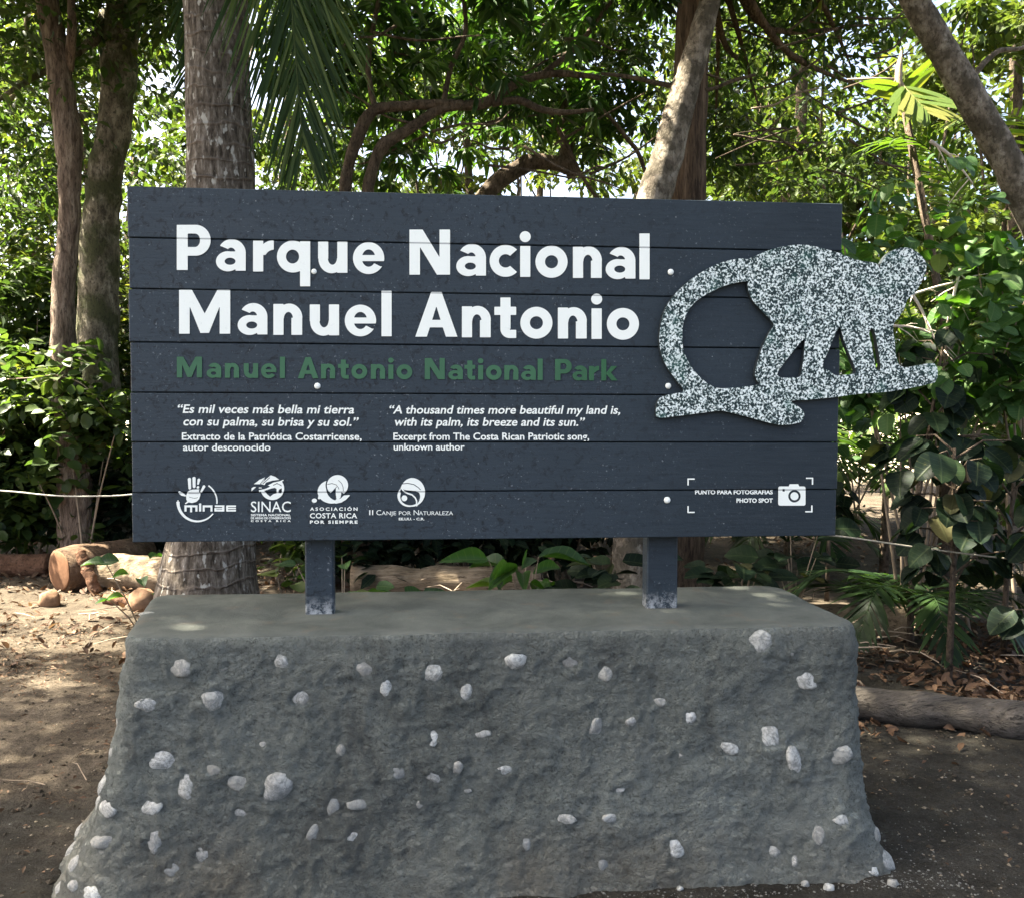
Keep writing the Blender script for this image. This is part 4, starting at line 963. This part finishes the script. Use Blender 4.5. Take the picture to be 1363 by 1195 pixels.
# ------------------------------------------------------------------ the wood behind
def far_tree(seed, h, rad, dens):
    global RNG
    RNG = np.random.default_rng(seed)
    root = empty('forest_tree', (0, 0, 0), 'leafy tree in the sunlit wood behind the sign', 'tree', 'trees of the wood behind')
    vols = []
    for k in range(8):
        a = RNG.random()*6.283; r = rad*.55*RNG.random()**.5; z = h*(.30+.62*RNG.random())
        vols.append((math.cos(a)*r, math.sin(a)*r, z, rad*(.35+.25*RNG.random()), rad*(.35+.25*RNG.random()), rad*(.25+.2*RNG.random())))
    o, C = crown('crown', vols, dens, 30, .34, .17, .10, T_FAR, LM_FAR, root, keep=False)
    m = MB(); P = [Vector((0, 0, -.2)), Vector((.05, 0, h*.3)), Vector((-.1, .1, h*.6)), Vector((0, .05, h*.85))]
    m.tube([Vector(p) for p in smooth_path(P, 4)], list(np.linspace(.17, .05, 13)), 10, .15, seed); limbs(m, P[1], .07, C, 16, seed)
    m.build('trunk', BARK_MANGO, root); return root
def copy_tree(o, loc, rz, s, label=None):
    c = o.copy(); COL.objects.link(c); c.location = loc; c.rotation_euler = (0, 0, rz); c.scale = (s, s, s)
    if label: c['label'] = label
    for ch in list(o.children):
        q = ch.copy(); COL.objects.link(q); q.parent = c
    return c
far = [far_tree(31, 8.0, 2.6, 190), far_tree(32, 6.5, 2.4, 160), far_tree(33, 9.5, 2.5, 200)]
spots = [(-7.2,8.2,.8,0),(-4.6,10.5,.95,1),(-2.2,9.2,.8,2),(.2,11.0,.9,0),(2.6,9.4,.85,1),(5.0,9.0,.95,2),(7.4,8.0,.9,0),
         (-9.5,11.0,1.0,2),(-6.6,13.5,1.05,0),(-1.2,14.5,.9,1),(2.0,15.0,.9,2),(5.6,13.0,1.1,0),(9.0,12.0,1.1,1),(12.0,15.0,1.2,2),(-12.5,15.5,1.2,0),(8.0,17.5,1.1,0),(-4,19,.9,2),(4.2,19.5,1.0,1)]
used = set()
for i, (x, y, s, k) in enumerate(spots):
    lo = Vector((x, y, gz(x, y)-.05))
    if k not in used:
        used.add(k); far[k].location = lo; far[k].scale = (s, s, s); far[k].rotation_euler = (0, 0, i*1.3)
    else: copy_tree(far[k], lo, i*1.3, s)
RNG = np.random.default_rng(77)

# bushes and undergrowth
def bush(name, loc, r, h, nc, per, L, Wd, tmpl, mat, label, stems=6, group=None, droop=.2, clump=.16, low=.12):
    root = empty(name, loc, label, 'bush', group); c = Vector(loc)
    vols = [(c.x+r*.5*math.cos(a), c.y+r*.4*math.sin(a), c.z+h*(low+.1+.75*RNG.random()), r*.62, r*.55, h*.26) for a in RNG.random(7)*6.283]
    C = in_vols(vols, nc); P, D, N, t = sprays(C, per, clump, droop, .6)
    k = keep_mask(P); P, D, N, t = P[k], D[k], N[k], t[k]
    sc = 1+.35*(RNG.random(len(P))*2-1)
    link('foliage', leaf_mesh('foliage', P, D, N, L*sc, Wd*sc, t, tmpl, mat), None, root)
    m = MB()
    for i in range(stems):
        tgt = Vector(C[RNG.integers(len(C))]); s = c+Vector((RNG.normal()*.08, RNG.normal()*.08, -.03))
        pts = [Vector(p) for p in smooth_path([s, s.lerp(tgt, .4)+Vector((0, 0, .12)), tgt], 4)]
        m.tube(pts, list(np.linspace(.014, .004, len(pts))), 5, 0, i, False)
    m.build('stem', TWIG, root); return root
def gp(px, Y, dz=0.0):
    p = at(px, 600, Y); return (p.x, p.y, gz(p.x, p.y)+dz)
bush('undergrowth_bush', gp(30, 6.2), 1.1, 3.1, 420, 12, .12, .075, T_MID, LM_TREE, 'tall dim bush at the far left between the photo edge and the slender trunk')
bush('undergrowth_bush', gp(-60, 5.6), 1.0, 2.0, 260, 12, .12, .07, T_MID, LM_TREE, 'dim broad leaved bush cut by the left edge of the photo')
bush('undergrowth_bush', gp(120, 5.3), .45, 2.0, 90, 10, .12, .085, T_ROUND, LM_TREE, 'dark leathery leaved bush hugging the slender trunk left of the sign')
bush('undergrowth_bush', gp(185, 6.9), .9, 2.3, 240, 12, .12, .07, T_MID, LM_TREE, 'green bush beyond the stout trunk, just past the left end of the sign')
bush('undergrowth_bush', gp(60, 7.4), 1.3, 3.2, 340, 14, .12, .07, T_FAR, LM_FAR, 'bright bush further back at the far left')
bush('undergrowth_bush', gp(470, 6.6), 1.2, 2.6, 300, 14, .13, .05, T_MID, LM_TREE, 'green bush seen over the boards beneath the crooked branches')
bush('undergrowth_bush', gp(330, 7.2), 1.0, 2.7, 260, 14, .12, .06, T_MID, LM_FAR, 'light green bush right behind the palm trunk')
bush('undergrowth_bush', gp(700, 8.2), 1.4, 2.4, 260, 14, .13, .06, T_MID, LM_FAR, 'yellow green bush in the bright gap over the middle of the boards')
bush('undergrowth_bush', gp(800, 6.4), .9, 2.6, 240, 14, .11, .06, T_MID, LM_TREE, 'shaded bush left of the pale leaning trunk')
bush('undergrowth_bush', gp(1000, 6.0), 1.1, 2.9, 330, 14, .10, .055, T_MID, LM_TREE, 'shaded small leaved bush right of the upright brown trunk')
bush('undergrowth_bush', gp(1130, 7.5), 1.5, 3.6, 360, 14, .12, .06, T_MID, LM_TREE, 'tall bush far behind the right end of the sign')
bush('undergrowth_bush', gp(1300, 6.5), 1.5, 3.6, 360, 14, .12, .07, T_MID, LM_FAR, 'sunny bush behind the steeply leaning grey trunk')
# brighter round-leaved shrub above the monkey
bush('sea_grape_shrub', gp(1215, 2.9), .85, 2.0, 95, 7, .12, .10, T_SEAG, LM_BROAD, 'broad round leaved green shrub behind the monkey head', 9, None, .35, .18, .66)
bush('sea_grape_shrub', gp(1385, 2.4), .5, 1.75, 55, 7, .13, .10, T_SEAG, LM_BROAD, 'round leaved green shrub under the leaning grey trunk, at the right edge', 7, None, .35, .18, .5)
# dark sapling in front, its bare stem standing in the leaf litter
def sapling(px, py, h, spread, n, L, label, Yoff=0.0, stemw=.02, low=.35, bend=0.0):
    g = at_z(px, py, 0); root = empty('leathery_sapling', (g.x, g.y, 0), label, 'sapling'); m = MB()
    top = g+Vector((bend, 0, h)); m.tube([g+Vector((0,0,-.05)), g+Vector((.01,0,h*.4)), top], [stemw, stemw*.8, stemw*.4], 9, .1, px)
    P = []; D = []; N = []
    for i in range(n):
        f = low+(1-low)*(i+.5)/n; b = g+Vector((bend*f, 0, h*f)); a = i*2.4+RNG.random(); r = spread*(.35+.65*RNG.random())
        e = b+Vector((math.cos(a)*r, math.sin(a)*r*.8, .06+.1*RNG.random())); m.tube([b, b.lerp(e, .5)+Vector((0,0,.05)), e], [.007,.006,.004], 5, 0, 0, False)
        for q in range(4):
            P.append(tuple(b.lerp(e, .55+.15*q))); aa = a+RNG.normal()*.9; D.append((math.cos(aa), math.sin(aa), -.55-.5*RNG.random())); N.append((RNG.normal()*.35, -.35+RNG.normal()*.35, 1))
    m.build('stem', BARK_MANGO, root); P, D, N = np.array(P), np.array(D), np.array(N)
    sc = .75+.5*RNG.random(len(P))
    link('foliage', leaf_mesh('foliage', P, D, N, L*sc*.82, L*.66*sc, RNG.random(len(P)), T_SEAG, LM_DARK), None, root)
sapling(1262, 908, 1.3, .36, 20, .20, 'dark leathery leaved sapling with a bare stem behind the nearest log on the right', low=.38)
sapling(1210, 860, 1.95, .34, 13, .21, 'tall dark sapling with big glossy leaves below the monkey branch', low=.55, bend=.18)
sapling(1335, 870, 1.3, .38, 15, .19, 'dark leathery sapling near the right edge behind the rope', low=.3, bend=.05)
sapling(1390, 930, 1.0, .3, 9, .18, 'dark low sapling half out of the photo at the right edge', low=.25)
sapling(1100, 800, 1.0, .3, 10, .17, 'small dark sapling just past the lower right corner of the boards', low=.5)

# feathery understorey palms on the right
def small_palm(px, py, h, n, L, ll, label, seed, tone=.45, w=.026, lean=0.0, y=None, spread=1.0):
    random.seed(seed); g = at_z(px, py, 0) if y is None else Vector(gp(px, y)); g.z = gz(g.x, g.y)
    root = empty('feather_palm', tuple(g), label, 'palm'); m = MB()
    top = g+Vector((lean, 0, h)); m.tube([g+Vector((0,0,-.05)), g.lerp(top, .5), top], [.05, .035, .025], 8, .1, seed); m.build('stem', BARK_MANGO, root)
    for k in range(n):
        a = k*2.399+seed; d = Vector((math.cos(a), math.sin(a), 0))*spread; up = random.uniform(.35, .8); l = L*random.uniform(.8, 1.1)
        m = MB(); frond(m, [top, top+d*l*.28+Vector((0,0,l*.34*up)), top+d*l*.62+Vector((0,0,l*.40*up)), top+d*l*.92+Vector((0,0,l*.12*up-.1))], ll, w, 26, 58, .4, tone, .35, .008, 3, tj=.35)
        m.build('frond', LM_PALM, root)
    return root
small_palm(1180, 0, .95, 14, 1.5, .42, 'feathery palm with sunlit fronds just right of the sign, under the monkey branch', 3, .55, y=4.4)
small_palm(1285, 0, 1.35, 14, 1.7, .48, 'taller feathery palm behind the dark saplings on the right', 8, .6, y=5.2)
small_palm(1215, 0, .15, 8, .95, .32, 'low dark palm rosette at the foot of the sapling', 17, .05, y=2.5)  # leaflets toned darker in colour to read as shaded
small_palm(1380, 0, 1.6, 10, 1.6, .46, 'feathery palm cut by the right edge of the photo', 23, .5, y=4.2)
small_palm(1050, 0, .3, 8, 1.0, .34, 'low shaded palm further back to the right of the right hand post', 29, .1, y=4.9)  # shade put into the leaf colour by a low tone
# the frond catching the sun above the monkey, and its dry fellows
g = Vector(gp(1260, 4.0)); root = empty('fan_palm', tuple(g), 'palm whose yellow green frond catches the sun above the monkey head', 'palm')
m = MB(); tp = at(1192, 112, 4.0); m.tube([g, g.lerp(tp, .5)+Vector((.25,0,0)), at(1205,150,4.0)], [.05,.04,.03], 8, .1, 2); m.build('stem', BARK_MANGO, root)
random.seed(4); m = MB()
frond(m, [at(1205,150,4.0), at(1200,115,3.95), at(1212,125,3.85), at(1235,150,3.7)], .50, .055, 13, 62, .22, .92, .6, .012, 3, side=(0,-1,.2), tj=.1, start=.1); m.build('frond', LM_PALM, root)
m = MB(); frond(m, [at(1440,330,4.3), at(1405,215,4.25), at(1360,158,4.15), at(1300,150,4.0), at(1262,168,3.9)], .52, .03, 34, 60, .45, .85, .4, .009, 3, tj=.15, start=.15); m.build('frond', LM_PALM, root)
m = MB(); frond(m, [at(1290,330,4.0), at(1268,245,3.95), at(1225,190,3.9), at(1170,190,3.85), at(1128,215,3.8)], .42, .028, 30, 58, .5, .6, .4, .008, 3, tj=.2, start=.15); m.build('frond', LM_PALM, root)
m = MB(); m.tube([at(1200,68,3.95), at(1197,90,3.95), at(1196,110,3.95), at(1210,130,3.9)], [.006,.028,.034,.02], 7, .2, 3); m.tube([at(1128,106,3.95), at(1160,106,3.95), at(1190,106,3.95)], [.006,.016,.012], 6, .1, 5); m.build('dry_sheath', DEADPALE, root)
PALETWIG = m_plain('sun bleached twig', (0.55, 0.47, 0.40))
def dry_branch(pts, Y, label, twigs, w0, seed, mat=DEADPALE):
    random.seed(seed); P = [at(x, y, Y) for x, y in pts]; m = MB(); mat = PALETWIG; Q = [Vector(p) for p in smooth_path(P, 5)]; k = len(Q)
    m.tube(Q, [w0*(1-.7*i/(k-1)) for i in range(k)], 6, .12, seed)
    for i in range(twigs):
        j = random.randrange(1, k-1); d = (Vector(unit(1)[0])+(Q[j]-Q[j-1]).normalized()*.8).normalized(); l = random.uniform(.08, .3)
        m.tube([Q[j], Q[j]+d*l*.5, Q[j]+d*l+Vector((0,0,-.02))], [w0*.4, w0*.3, w0*.15], 4, 0, 0, False)
    o = m.build('dry_branch', mat); tag(o, label, 'branch', 'bleached dead branches'); return o
dry_branch([(1215,392),(1240,384),(1262,378),(1290,372)], 2.5, 'thin bleached dead twig reaching right from behind the monkey chin', 4, .010, 1)
dry_branch([(1213,390),(1228,415),(1240,445),(1255,465)], 2.5, 'short bleached dead branch curving down behind the monkey chin', 6, .012, 2)
dry_branch([(1278,358),(1268,400),(1260,435),(1254,470)], 2.5, 'steep bleached dead stick right of the monkey chin', 9, .011, 3)
dry_branch([(1190,434),(1215,436),(1240,445),(1258,462)], 2.5, 'low bleached dead branch running right from the monkey chest', 5, .010, 4)
dry_branch([(1238,188),(1262,205),(1280,225),(1295,245)], 3.0, 'pale dead frond stalk under the leaning grey trunk', 5, .014, 6)
# thin stems and vines climbing through the right-hand thicket
def vine(pts, Y, w, label, seed): 
    P = [at(x, y, Y) for x, y in pts]; m = MB(); Q = [Vector(p) for p in smooth_path(P, 6)]
    m.tube(Q, [w]*len(Q), 6, .15, seed); o = m.build('thicket_stem', TWIG); tag(o, label, 'stem', 'bare stems in the thickets')
vine([(1300,880),(1285,800),(1296,700),(1290,600),(1335,530),(1345,470)], 2.6, .014, 'thin bent stem climbing through the saplings at the right', 1)
vine([(1355,860),(1348,760),(1342,660),(1358,560),(1350,470)], 2.9, .017, 'upright thin stem close to the right edge', 2)
vine([(1255,880),(1240,760),(1225,700),(1235,640),(1260,610)], 2.8, .010, 'slim stem behind the dark sapling', 3)
vine([(1000,145),(1030,140),(1060,125),(1090,118)], 5.0, .010, 'thin bare twig hanging in the foliage over the right end of the boards', 4)
vine([(10,505),(45,503),(75,500),(110,512),(140,545)], 5.1, .005, 'thin grey stem arching through the bush at the left', 5)
vine([(0,150),(25,115),(33,60),(40,-20)], 6.5, .03, 'thin grey stem crossing the top left corner', 7)

# ------------------------------------------------------------------ logs on the ground
def log(name, a, b, r0, r1, mat, label, seed, cat='log', sag=0.0, n=24, lump=.24, group=None):
    m = MB(); k = 40; P = []
    for i in range(k):
        t = i/(k-1); p = a.lerp(b, t); p.z += -sag*math.sin(math.pi*t)*.5+.012*noise.noise(Vector((t*3, seed, 0))); P.append(p)
    m.tube(P, [r0+(r1-r0)*i/(k-1) for i in range(k)], n, lump, seed); o = m.build(name, mat); return tag(o, label, cat, group)
WOOD_GREY = m_wood('weathered grey log', (0.060, 0.052, 0.045), (0.125, 0.108, 0.092), (0.21, 0.185, 0.16))
WOOD_BROWN = m_wood('brown log', (0.075, 0.045, 0.03), (0.17, 0.115, 0.075), (0.28, 0.20, 0.14))
WOOD_PALE = m_wood('pale fallen trunk', (0.12, 0.09, 0.06), (0.29, 0.225, 0.16), (0.42, 0.34, 0.26))
CUT_FACE = m_plain('sawn end grain', (0.15, 0.078, 0.045), .9, .12, 14)
WOOD_RED = m_wood('reddish split timber', (0.10, 0.05, 0.03), (0.22, 0.12, 0.075), (0.31, 0.19, 0.13), 6, 1)
def gl(px, py, r): p = at_z(px, py, 0); p.z = gz(p.x, p.y)+r*.85; return p
log('log', gl(1100, 948, .072), gl(1420, 985, .085), .075, .088, WOOD_GREY, 'grey weathered log lying nearest on the right, in front of the leaf litter', 2)
log('log', gl(1040, 832, .095), gl(1215, 852, .11), .10, .11, WOOD_PALE, 'short brown log in the litter just right of the plinth', 3)
log('log', gl(470, 792, .14), gl(720, 793, .13), .145, .135, WOOD_PALE, 'sunlit pale fallen trunk seen between the two posts', 5)
log('log', gl(105, 772, .15), gl(260, 790, .16), .15, .17, WOOD_PALE, 'pale fallen log between the round cut log and the palm', 7)
log('log', gl(-60, 765, .10), gl(66, 763, .11), .10, .10, WOOD_RED, 'reddish split log at the far left edge', 9)
# the round log lying with its cut end towards us
root_p = gl(80, 783, .19); lg = empty('cut_log', (root_p.x, root_p.y, 0), 'short thick log showing its round brown cut end on the left', 'log')
m = MB(); q = [root_p, root_p+Vector((.10,.12,.0)), root_p+Vector((.30,.45,.0)), root_p+Vector((.45,.7,0))]; m.tube(q, [.185,.195,.19,.18], 20, .16, 4); m.build('trunk', WOOD_BROWN, lg)
dv = (q[1]-q[0]).normalized(); m = MB(); V, Fq = blob(q[0]-dv*.004, Vector((1,0,0)).cross(dv).normalized(), dv.cross(Vector((1,0,0)).cross(dv)).normalized(), dv, .17, .17, .012, 3, 20, 8, .05); m.add(V, Fq); m.build('cut_face', CUT_FACE, lg)
log('split_plank', gl(92, 790, .02)+Vector((.05,.1,.33)), gl(135, 786, .02)+Vector((0,-.1,.0)), .045, .05, WOOD_RED, 'dark reddish slab leaning against the round cut log', 11, 'plank', 0, 6)
log('split_plank', gl(140, 800, .03), gl(215, 803, .03), .05, .06, WOOD_RED, 'flat reddish piece of timber on the ground in front of the palm foot', 13, 'plank', 0, 6)
def rock(px, py, r, mat, label, seed, name='rock', cat='rock', sq=.75):
    p = at_z(px, py, 0); m = MB(); V, Fq = blob(Vector((p.x, p.y, gz(p.x, p.y)+r*sq*.55)), Vector((1,0,0)), Vector((0,1,0)), Vector((0,0,1)), r, r*.8, r*sq, seed, 16, 10, .2); m.add(V, Fq)
    return tag(m.build(name, mat), label, cat)
HUSK = m_plain('coconut husk', (0.20, 0.12, 0.075), .9, .15, 30)
rock(66, 804, .085, HUSK, 'brown fallen coconut in front of the round cut log', 3, 'coconut', 'coconut', .9)
rock(192, 806, .12, HUSK, 'reddish brown lump of husk between the palm foot and the plinth', 6, 'coconut_husk', 'husk', .8)
for i, (px, py, r, l) in enumerate(((1161,1166,.021,'pale pebble touching the lower right corner of the plinth'),(1188,1180,.017,'small round pebble furthest right of the plinth foot'),(1103,1184,.018,'round pale pebble under the right half of the plinth'),(1072,1178,.013,'tiny pale pebble at the foot of the plinth'),(905,1186,.010,'tiny grey pebble at the bottom edge'))):
    rock(px, py, r, STONES[i % 2], l, i*2.2, 'pebble', 'pebble')
# rope barrier on either side
def rope(pts, r, mat, label):
    m = MB(); Q = [Vector(p) for p in smooth_path(pts, 8)]; m.tube(Q, [r]*len(Q), 8, 0, 0); tag(m.build('rope', mat), label, 'rope')
ROPE = m_plain('white cord', (0.42, 0.41, 0.36), .8, .2, 60); ROPE2 = m_plain('thin grey cord', (0.34, 0.31, 0.25), .85, .2, 60)
rope([at(-40,650,3.2), at(20,654,3.1), at(70,659,3.0), at(120,660,2.9), at(180,657,2.8), at(283,640,2.45)], .005, ROPE, 'white sagging rope strung from the left edge to the palm behind the sign')
rope([at(860,690,1.75), at(1000,703,1.7), at(1115,713,1.65), at(1200,725,1.6), at(1290,737,1.55), at(1420,752,1.5)], .005, ROPE2, 'thin grey rope running out from behind the sign to the right edge')

# low plants behind the block
def plant(px, Y, h, n, L, W_, tmpl, mat, label, seed, droop=.3):
    global RNG
    RNG = np.random.default_rng(seed); g = Vector(gp(px, Y)); root = empty('seedling', tuple(g), label, 'plant'); m = MB(); P = []; D = []; N = []
    for i in range(n):
        a = RNG.random()*6.283; e = g+Vector((math.cos(a)*h*.45*RNG.random(), math.sin(a)*h*.35*RNG.random(), h*(.35+.65*RNG.random())))
        if i % 3 == 0: m.tube([g, g.lerp(e, .5)+Vector((0,0,.03)), e], [.006,.005,.003], 5, 0, 0, False)
        P.append(tuple(e)); D.append((math.cos(a), math.sin(a), -droop*RNG.random()+.2)); N.append((RNG.normal()*.4, -.4+RNG.normal()*.4, 1))
    m.build('stem', TWIG, root); P, D, N = np.array(P), np.array(D), np.array(N); s = .7+.6*RNG.random(n)
    link('foliage', leaf_mesh('foliage', P, D, N, L*s, W_*s, RNG.random(n), T_OVAL if tmpl is T_MID else T_SEAG, mat), None, root)
plant(455, 2.2, .62, 22, .13, .08, T_ROUND, LM_BROAD, 'bright seedling right beside the left post', 1)
plant(535, 2.4, .42, 9, .15, .10, T_ROUND, LM_BROAD, 'leafy seedling in front of the sunlit fallen trunk', 2)
plant(700, 2.5, .62, 16, .26, .09, T_MID, LM_BROAD, 'upright long leaved seedling right of the sunlit fallen trunk', 3)
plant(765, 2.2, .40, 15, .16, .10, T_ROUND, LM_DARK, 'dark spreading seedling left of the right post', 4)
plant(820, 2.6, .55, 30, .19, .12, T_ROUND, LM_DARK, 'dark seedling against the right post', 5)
plant(620, 4.7, .7, 26, .15, .08, T_MID, LM_TREE, 'dim seedling beyond the fallen trunk', 6)
plant(190, 2.9, .62, 14, .13, .07, T_MID, LM_BROAD, 'sunlit seedling beside the palm foot', 7)
plant(385, 3.0, .5, 14, .15, .09, T_ROUND, LM_TREE, 'seedling between the palm and the left post', 8)
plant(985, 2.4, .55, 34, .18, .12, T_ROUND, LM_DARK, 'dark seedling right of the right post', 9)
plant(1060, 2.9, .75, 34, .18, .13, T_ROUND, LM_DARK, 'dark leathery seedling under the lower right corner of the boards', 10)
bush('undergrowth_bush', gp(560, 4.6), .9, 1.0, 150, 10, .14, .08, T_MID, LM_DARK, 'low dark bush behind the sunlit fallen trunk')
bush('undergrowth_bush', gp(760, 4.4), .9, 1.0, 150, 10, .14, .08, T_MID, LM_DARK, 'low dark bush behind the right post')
bush('undergrowth_bush', gp(400, 4.8), .7, 1.0, 120, 10, .14, .08, T_MID, LM_TREE, 'low green bush behind the left post')
bush('undergrowth_bush', gp(140, 5.9), .6, .95, 140, 10, .13, .08, T_ROUND, LM_DARK, 'low dark bush behind the logs on the left')
bush('undergrowth_bush', gp(10, 5.7), .7, 1.0, 140, 10, .13, .08, T_ROUND, LM_TREE, 'low green bush behind the reddish log at the left edge')

# ------------------------------------------------------------------ fallen leaves, twigs and grit
def litter(name, boxes, L, W_, mat, tmpl, curl, seed, kind='stuff', zoff=.004):
    g = np.random.default_rng(seed); P = []
    for x0, x1, y0, y1, n in boxes:
        x = x0+(x1-x0)*g.random(n); y = y0+(y1-y0)*g.random(n)
        for a, b in zip(x, y):
            c = noise.noise(Vector((a*1.6, b*1.6, 5)))
            if g.random() < .55+c: P.append((a, b, gz(a, b)+zoff+.025*g.random()**2))
    P = np.array(P); n = len(P); a = g.random(n)*6.283
    D = np.stack([np.cos(a), np.sin(a), g.normal(size=n)*curl], 1); N = np.array([0, 0, 1.0])+g.normal(size=(n, 3))*curl*1.2
    s = .6+.8*g.random(n); tn = g.random(n)
    bad = np.array([abs(p[0]-.05) < 1.32 and -.45 < p[1] < .62 for p in P])
    k = ~bad
    o = link(name, leaf_mesh(name, P[k], D[k], N[k], (L*s)[k], (W_*s)[k], tn[k], tmpl, mat)); return tag(o, kind=kind)
litter('leaf_litter', [(1.3, 4.4, .85, 2.9, 9500), (-1.2, 1.6, .9, 4.0, 2600), (-5, -1.2, 2.3, 5.5, 2600), (1.35, 4.0, .35, .8, 40), (-6, 6, 4, 9, 4500)], .062, .028, LM_DRY, T_MID, .55, 1)
litter('scattered_leaves', [(-4, -1.2, 1.6, 3.4, 2600), (-4, -1.2, .4, 3.2, 2600), (-4, -1.2, -.6, .6, 350), (1.4, 4, -1, .6, 260)], .026, .010, LM_DRY, T_FAR, .25, 2)
def grit(name, boxes, mat, seed, r0, r1):
    g = np.random.default_rng(seed); mb = MB()
    base = [(1,0,0),(-1,0,0),(0,1,0),(0,-1,0),(0,0,1),(0,0,-1)]; Fq = [(0,2,4),(2,1,4),(1,3,4),(3,0,4),(2,0,5),(1,2,5),(3,1,5),(0,3,5)]
    for x0, x1, y0, y1, n in boxes:
        for _ in range(n):
            x, y = x0+(x1-x0)*g.random(), y0+(y1-y0)*g.random(); r = r0+(r1-r0)*g.random()**3
            V = [(x+q[0]*r*(.6+.8*g.random()), y+q[1]*r*(.6+.8*g.random()), gz(x, y)+r*.2+q[2]*r*.6) for q in base]; mb.add(V, Fq)
    o = mb.build(name, mat, None, False); return tag(o, kind='stuff')
fy = c_fl.y
GRIT = m_plain('grey grit', (0.17, 0.165, 0.15), .9, .15, 300)
grit('gravel', [(-.6, 1.5, fy-.14, fy-.03, 1500), (1.2, 1.75, -.5, .1, 260), (1.3, 3.4, -1.0, .6, 700), (-3.5, -1.3, -.8, .5, 320)], GRIT, 4, .0014, .0055)
CRUMB = m_plain('dark soil crumbs', (0.055, 0.045, 0.034), .95, .1, 80); CRUMB2 = m_plain('sandy crumbs', (0.20, 0.165, 0.125), .95, .1, 80)
grit('soil_crumbs', [(-4.2, -1.2, -.8, 3.4, 2600), (1.3, 3.6, -1.0, 1.0, 900)], CRUMB, 14, .003, .014)
grit('sand_crumbs', [(-4.2, -1.2, -.8, 3.4, 2200), (1.3, 3.6, -1.0, 1.0, 900)], CRUMB2, 15, .0025, .010)
def twigs(name, boxes, mat, seed, l0, l1, w_, lift):
    random.seed(seed); mb = MB()
    for x0, x1, y0, y1, n in boxes:
        for _ in range(n):
            x, y = random.uniform(x0, x1), random.uniform(y0, y1); a = random.uniform(0, 6.28); l = random.uniform(l0, l1); z = gz(x, y)+.01+random.random()*lift
            d = Vector((math.cos(a)*l, math.sin(a)*l, random.uniform(-.2, .3)*lift)); p = Vector((x, y, z))
            mb.tube([p, p+d*.5+Vector((random.uniform(-.03,.03), 0, random.uniform(0, .03))), p+d], [w_, w_*.8, w_*.4], 4, 0, 0, False)
    o = mb.build(name, mat); return tag(o, kind='stuff')
twigs('twig_litter', [(1.5, 2.6, 2.0, 3.4, 150), (-.8, 1.4, 2.2, 4.4, 130), (1.4, 4, .9, 2, 20), (-4.5, -1.2, 2.5, 4.5, 50)], DEADPALE, 6, .08, .36, .0045, .16)
twigs('ground_twigs', [(-2.6, -1.3, -.9, .8, 8), (-3, -1.2, .5, 2.5, 10)], TWIG, 9, .08, .25, .003, .004)
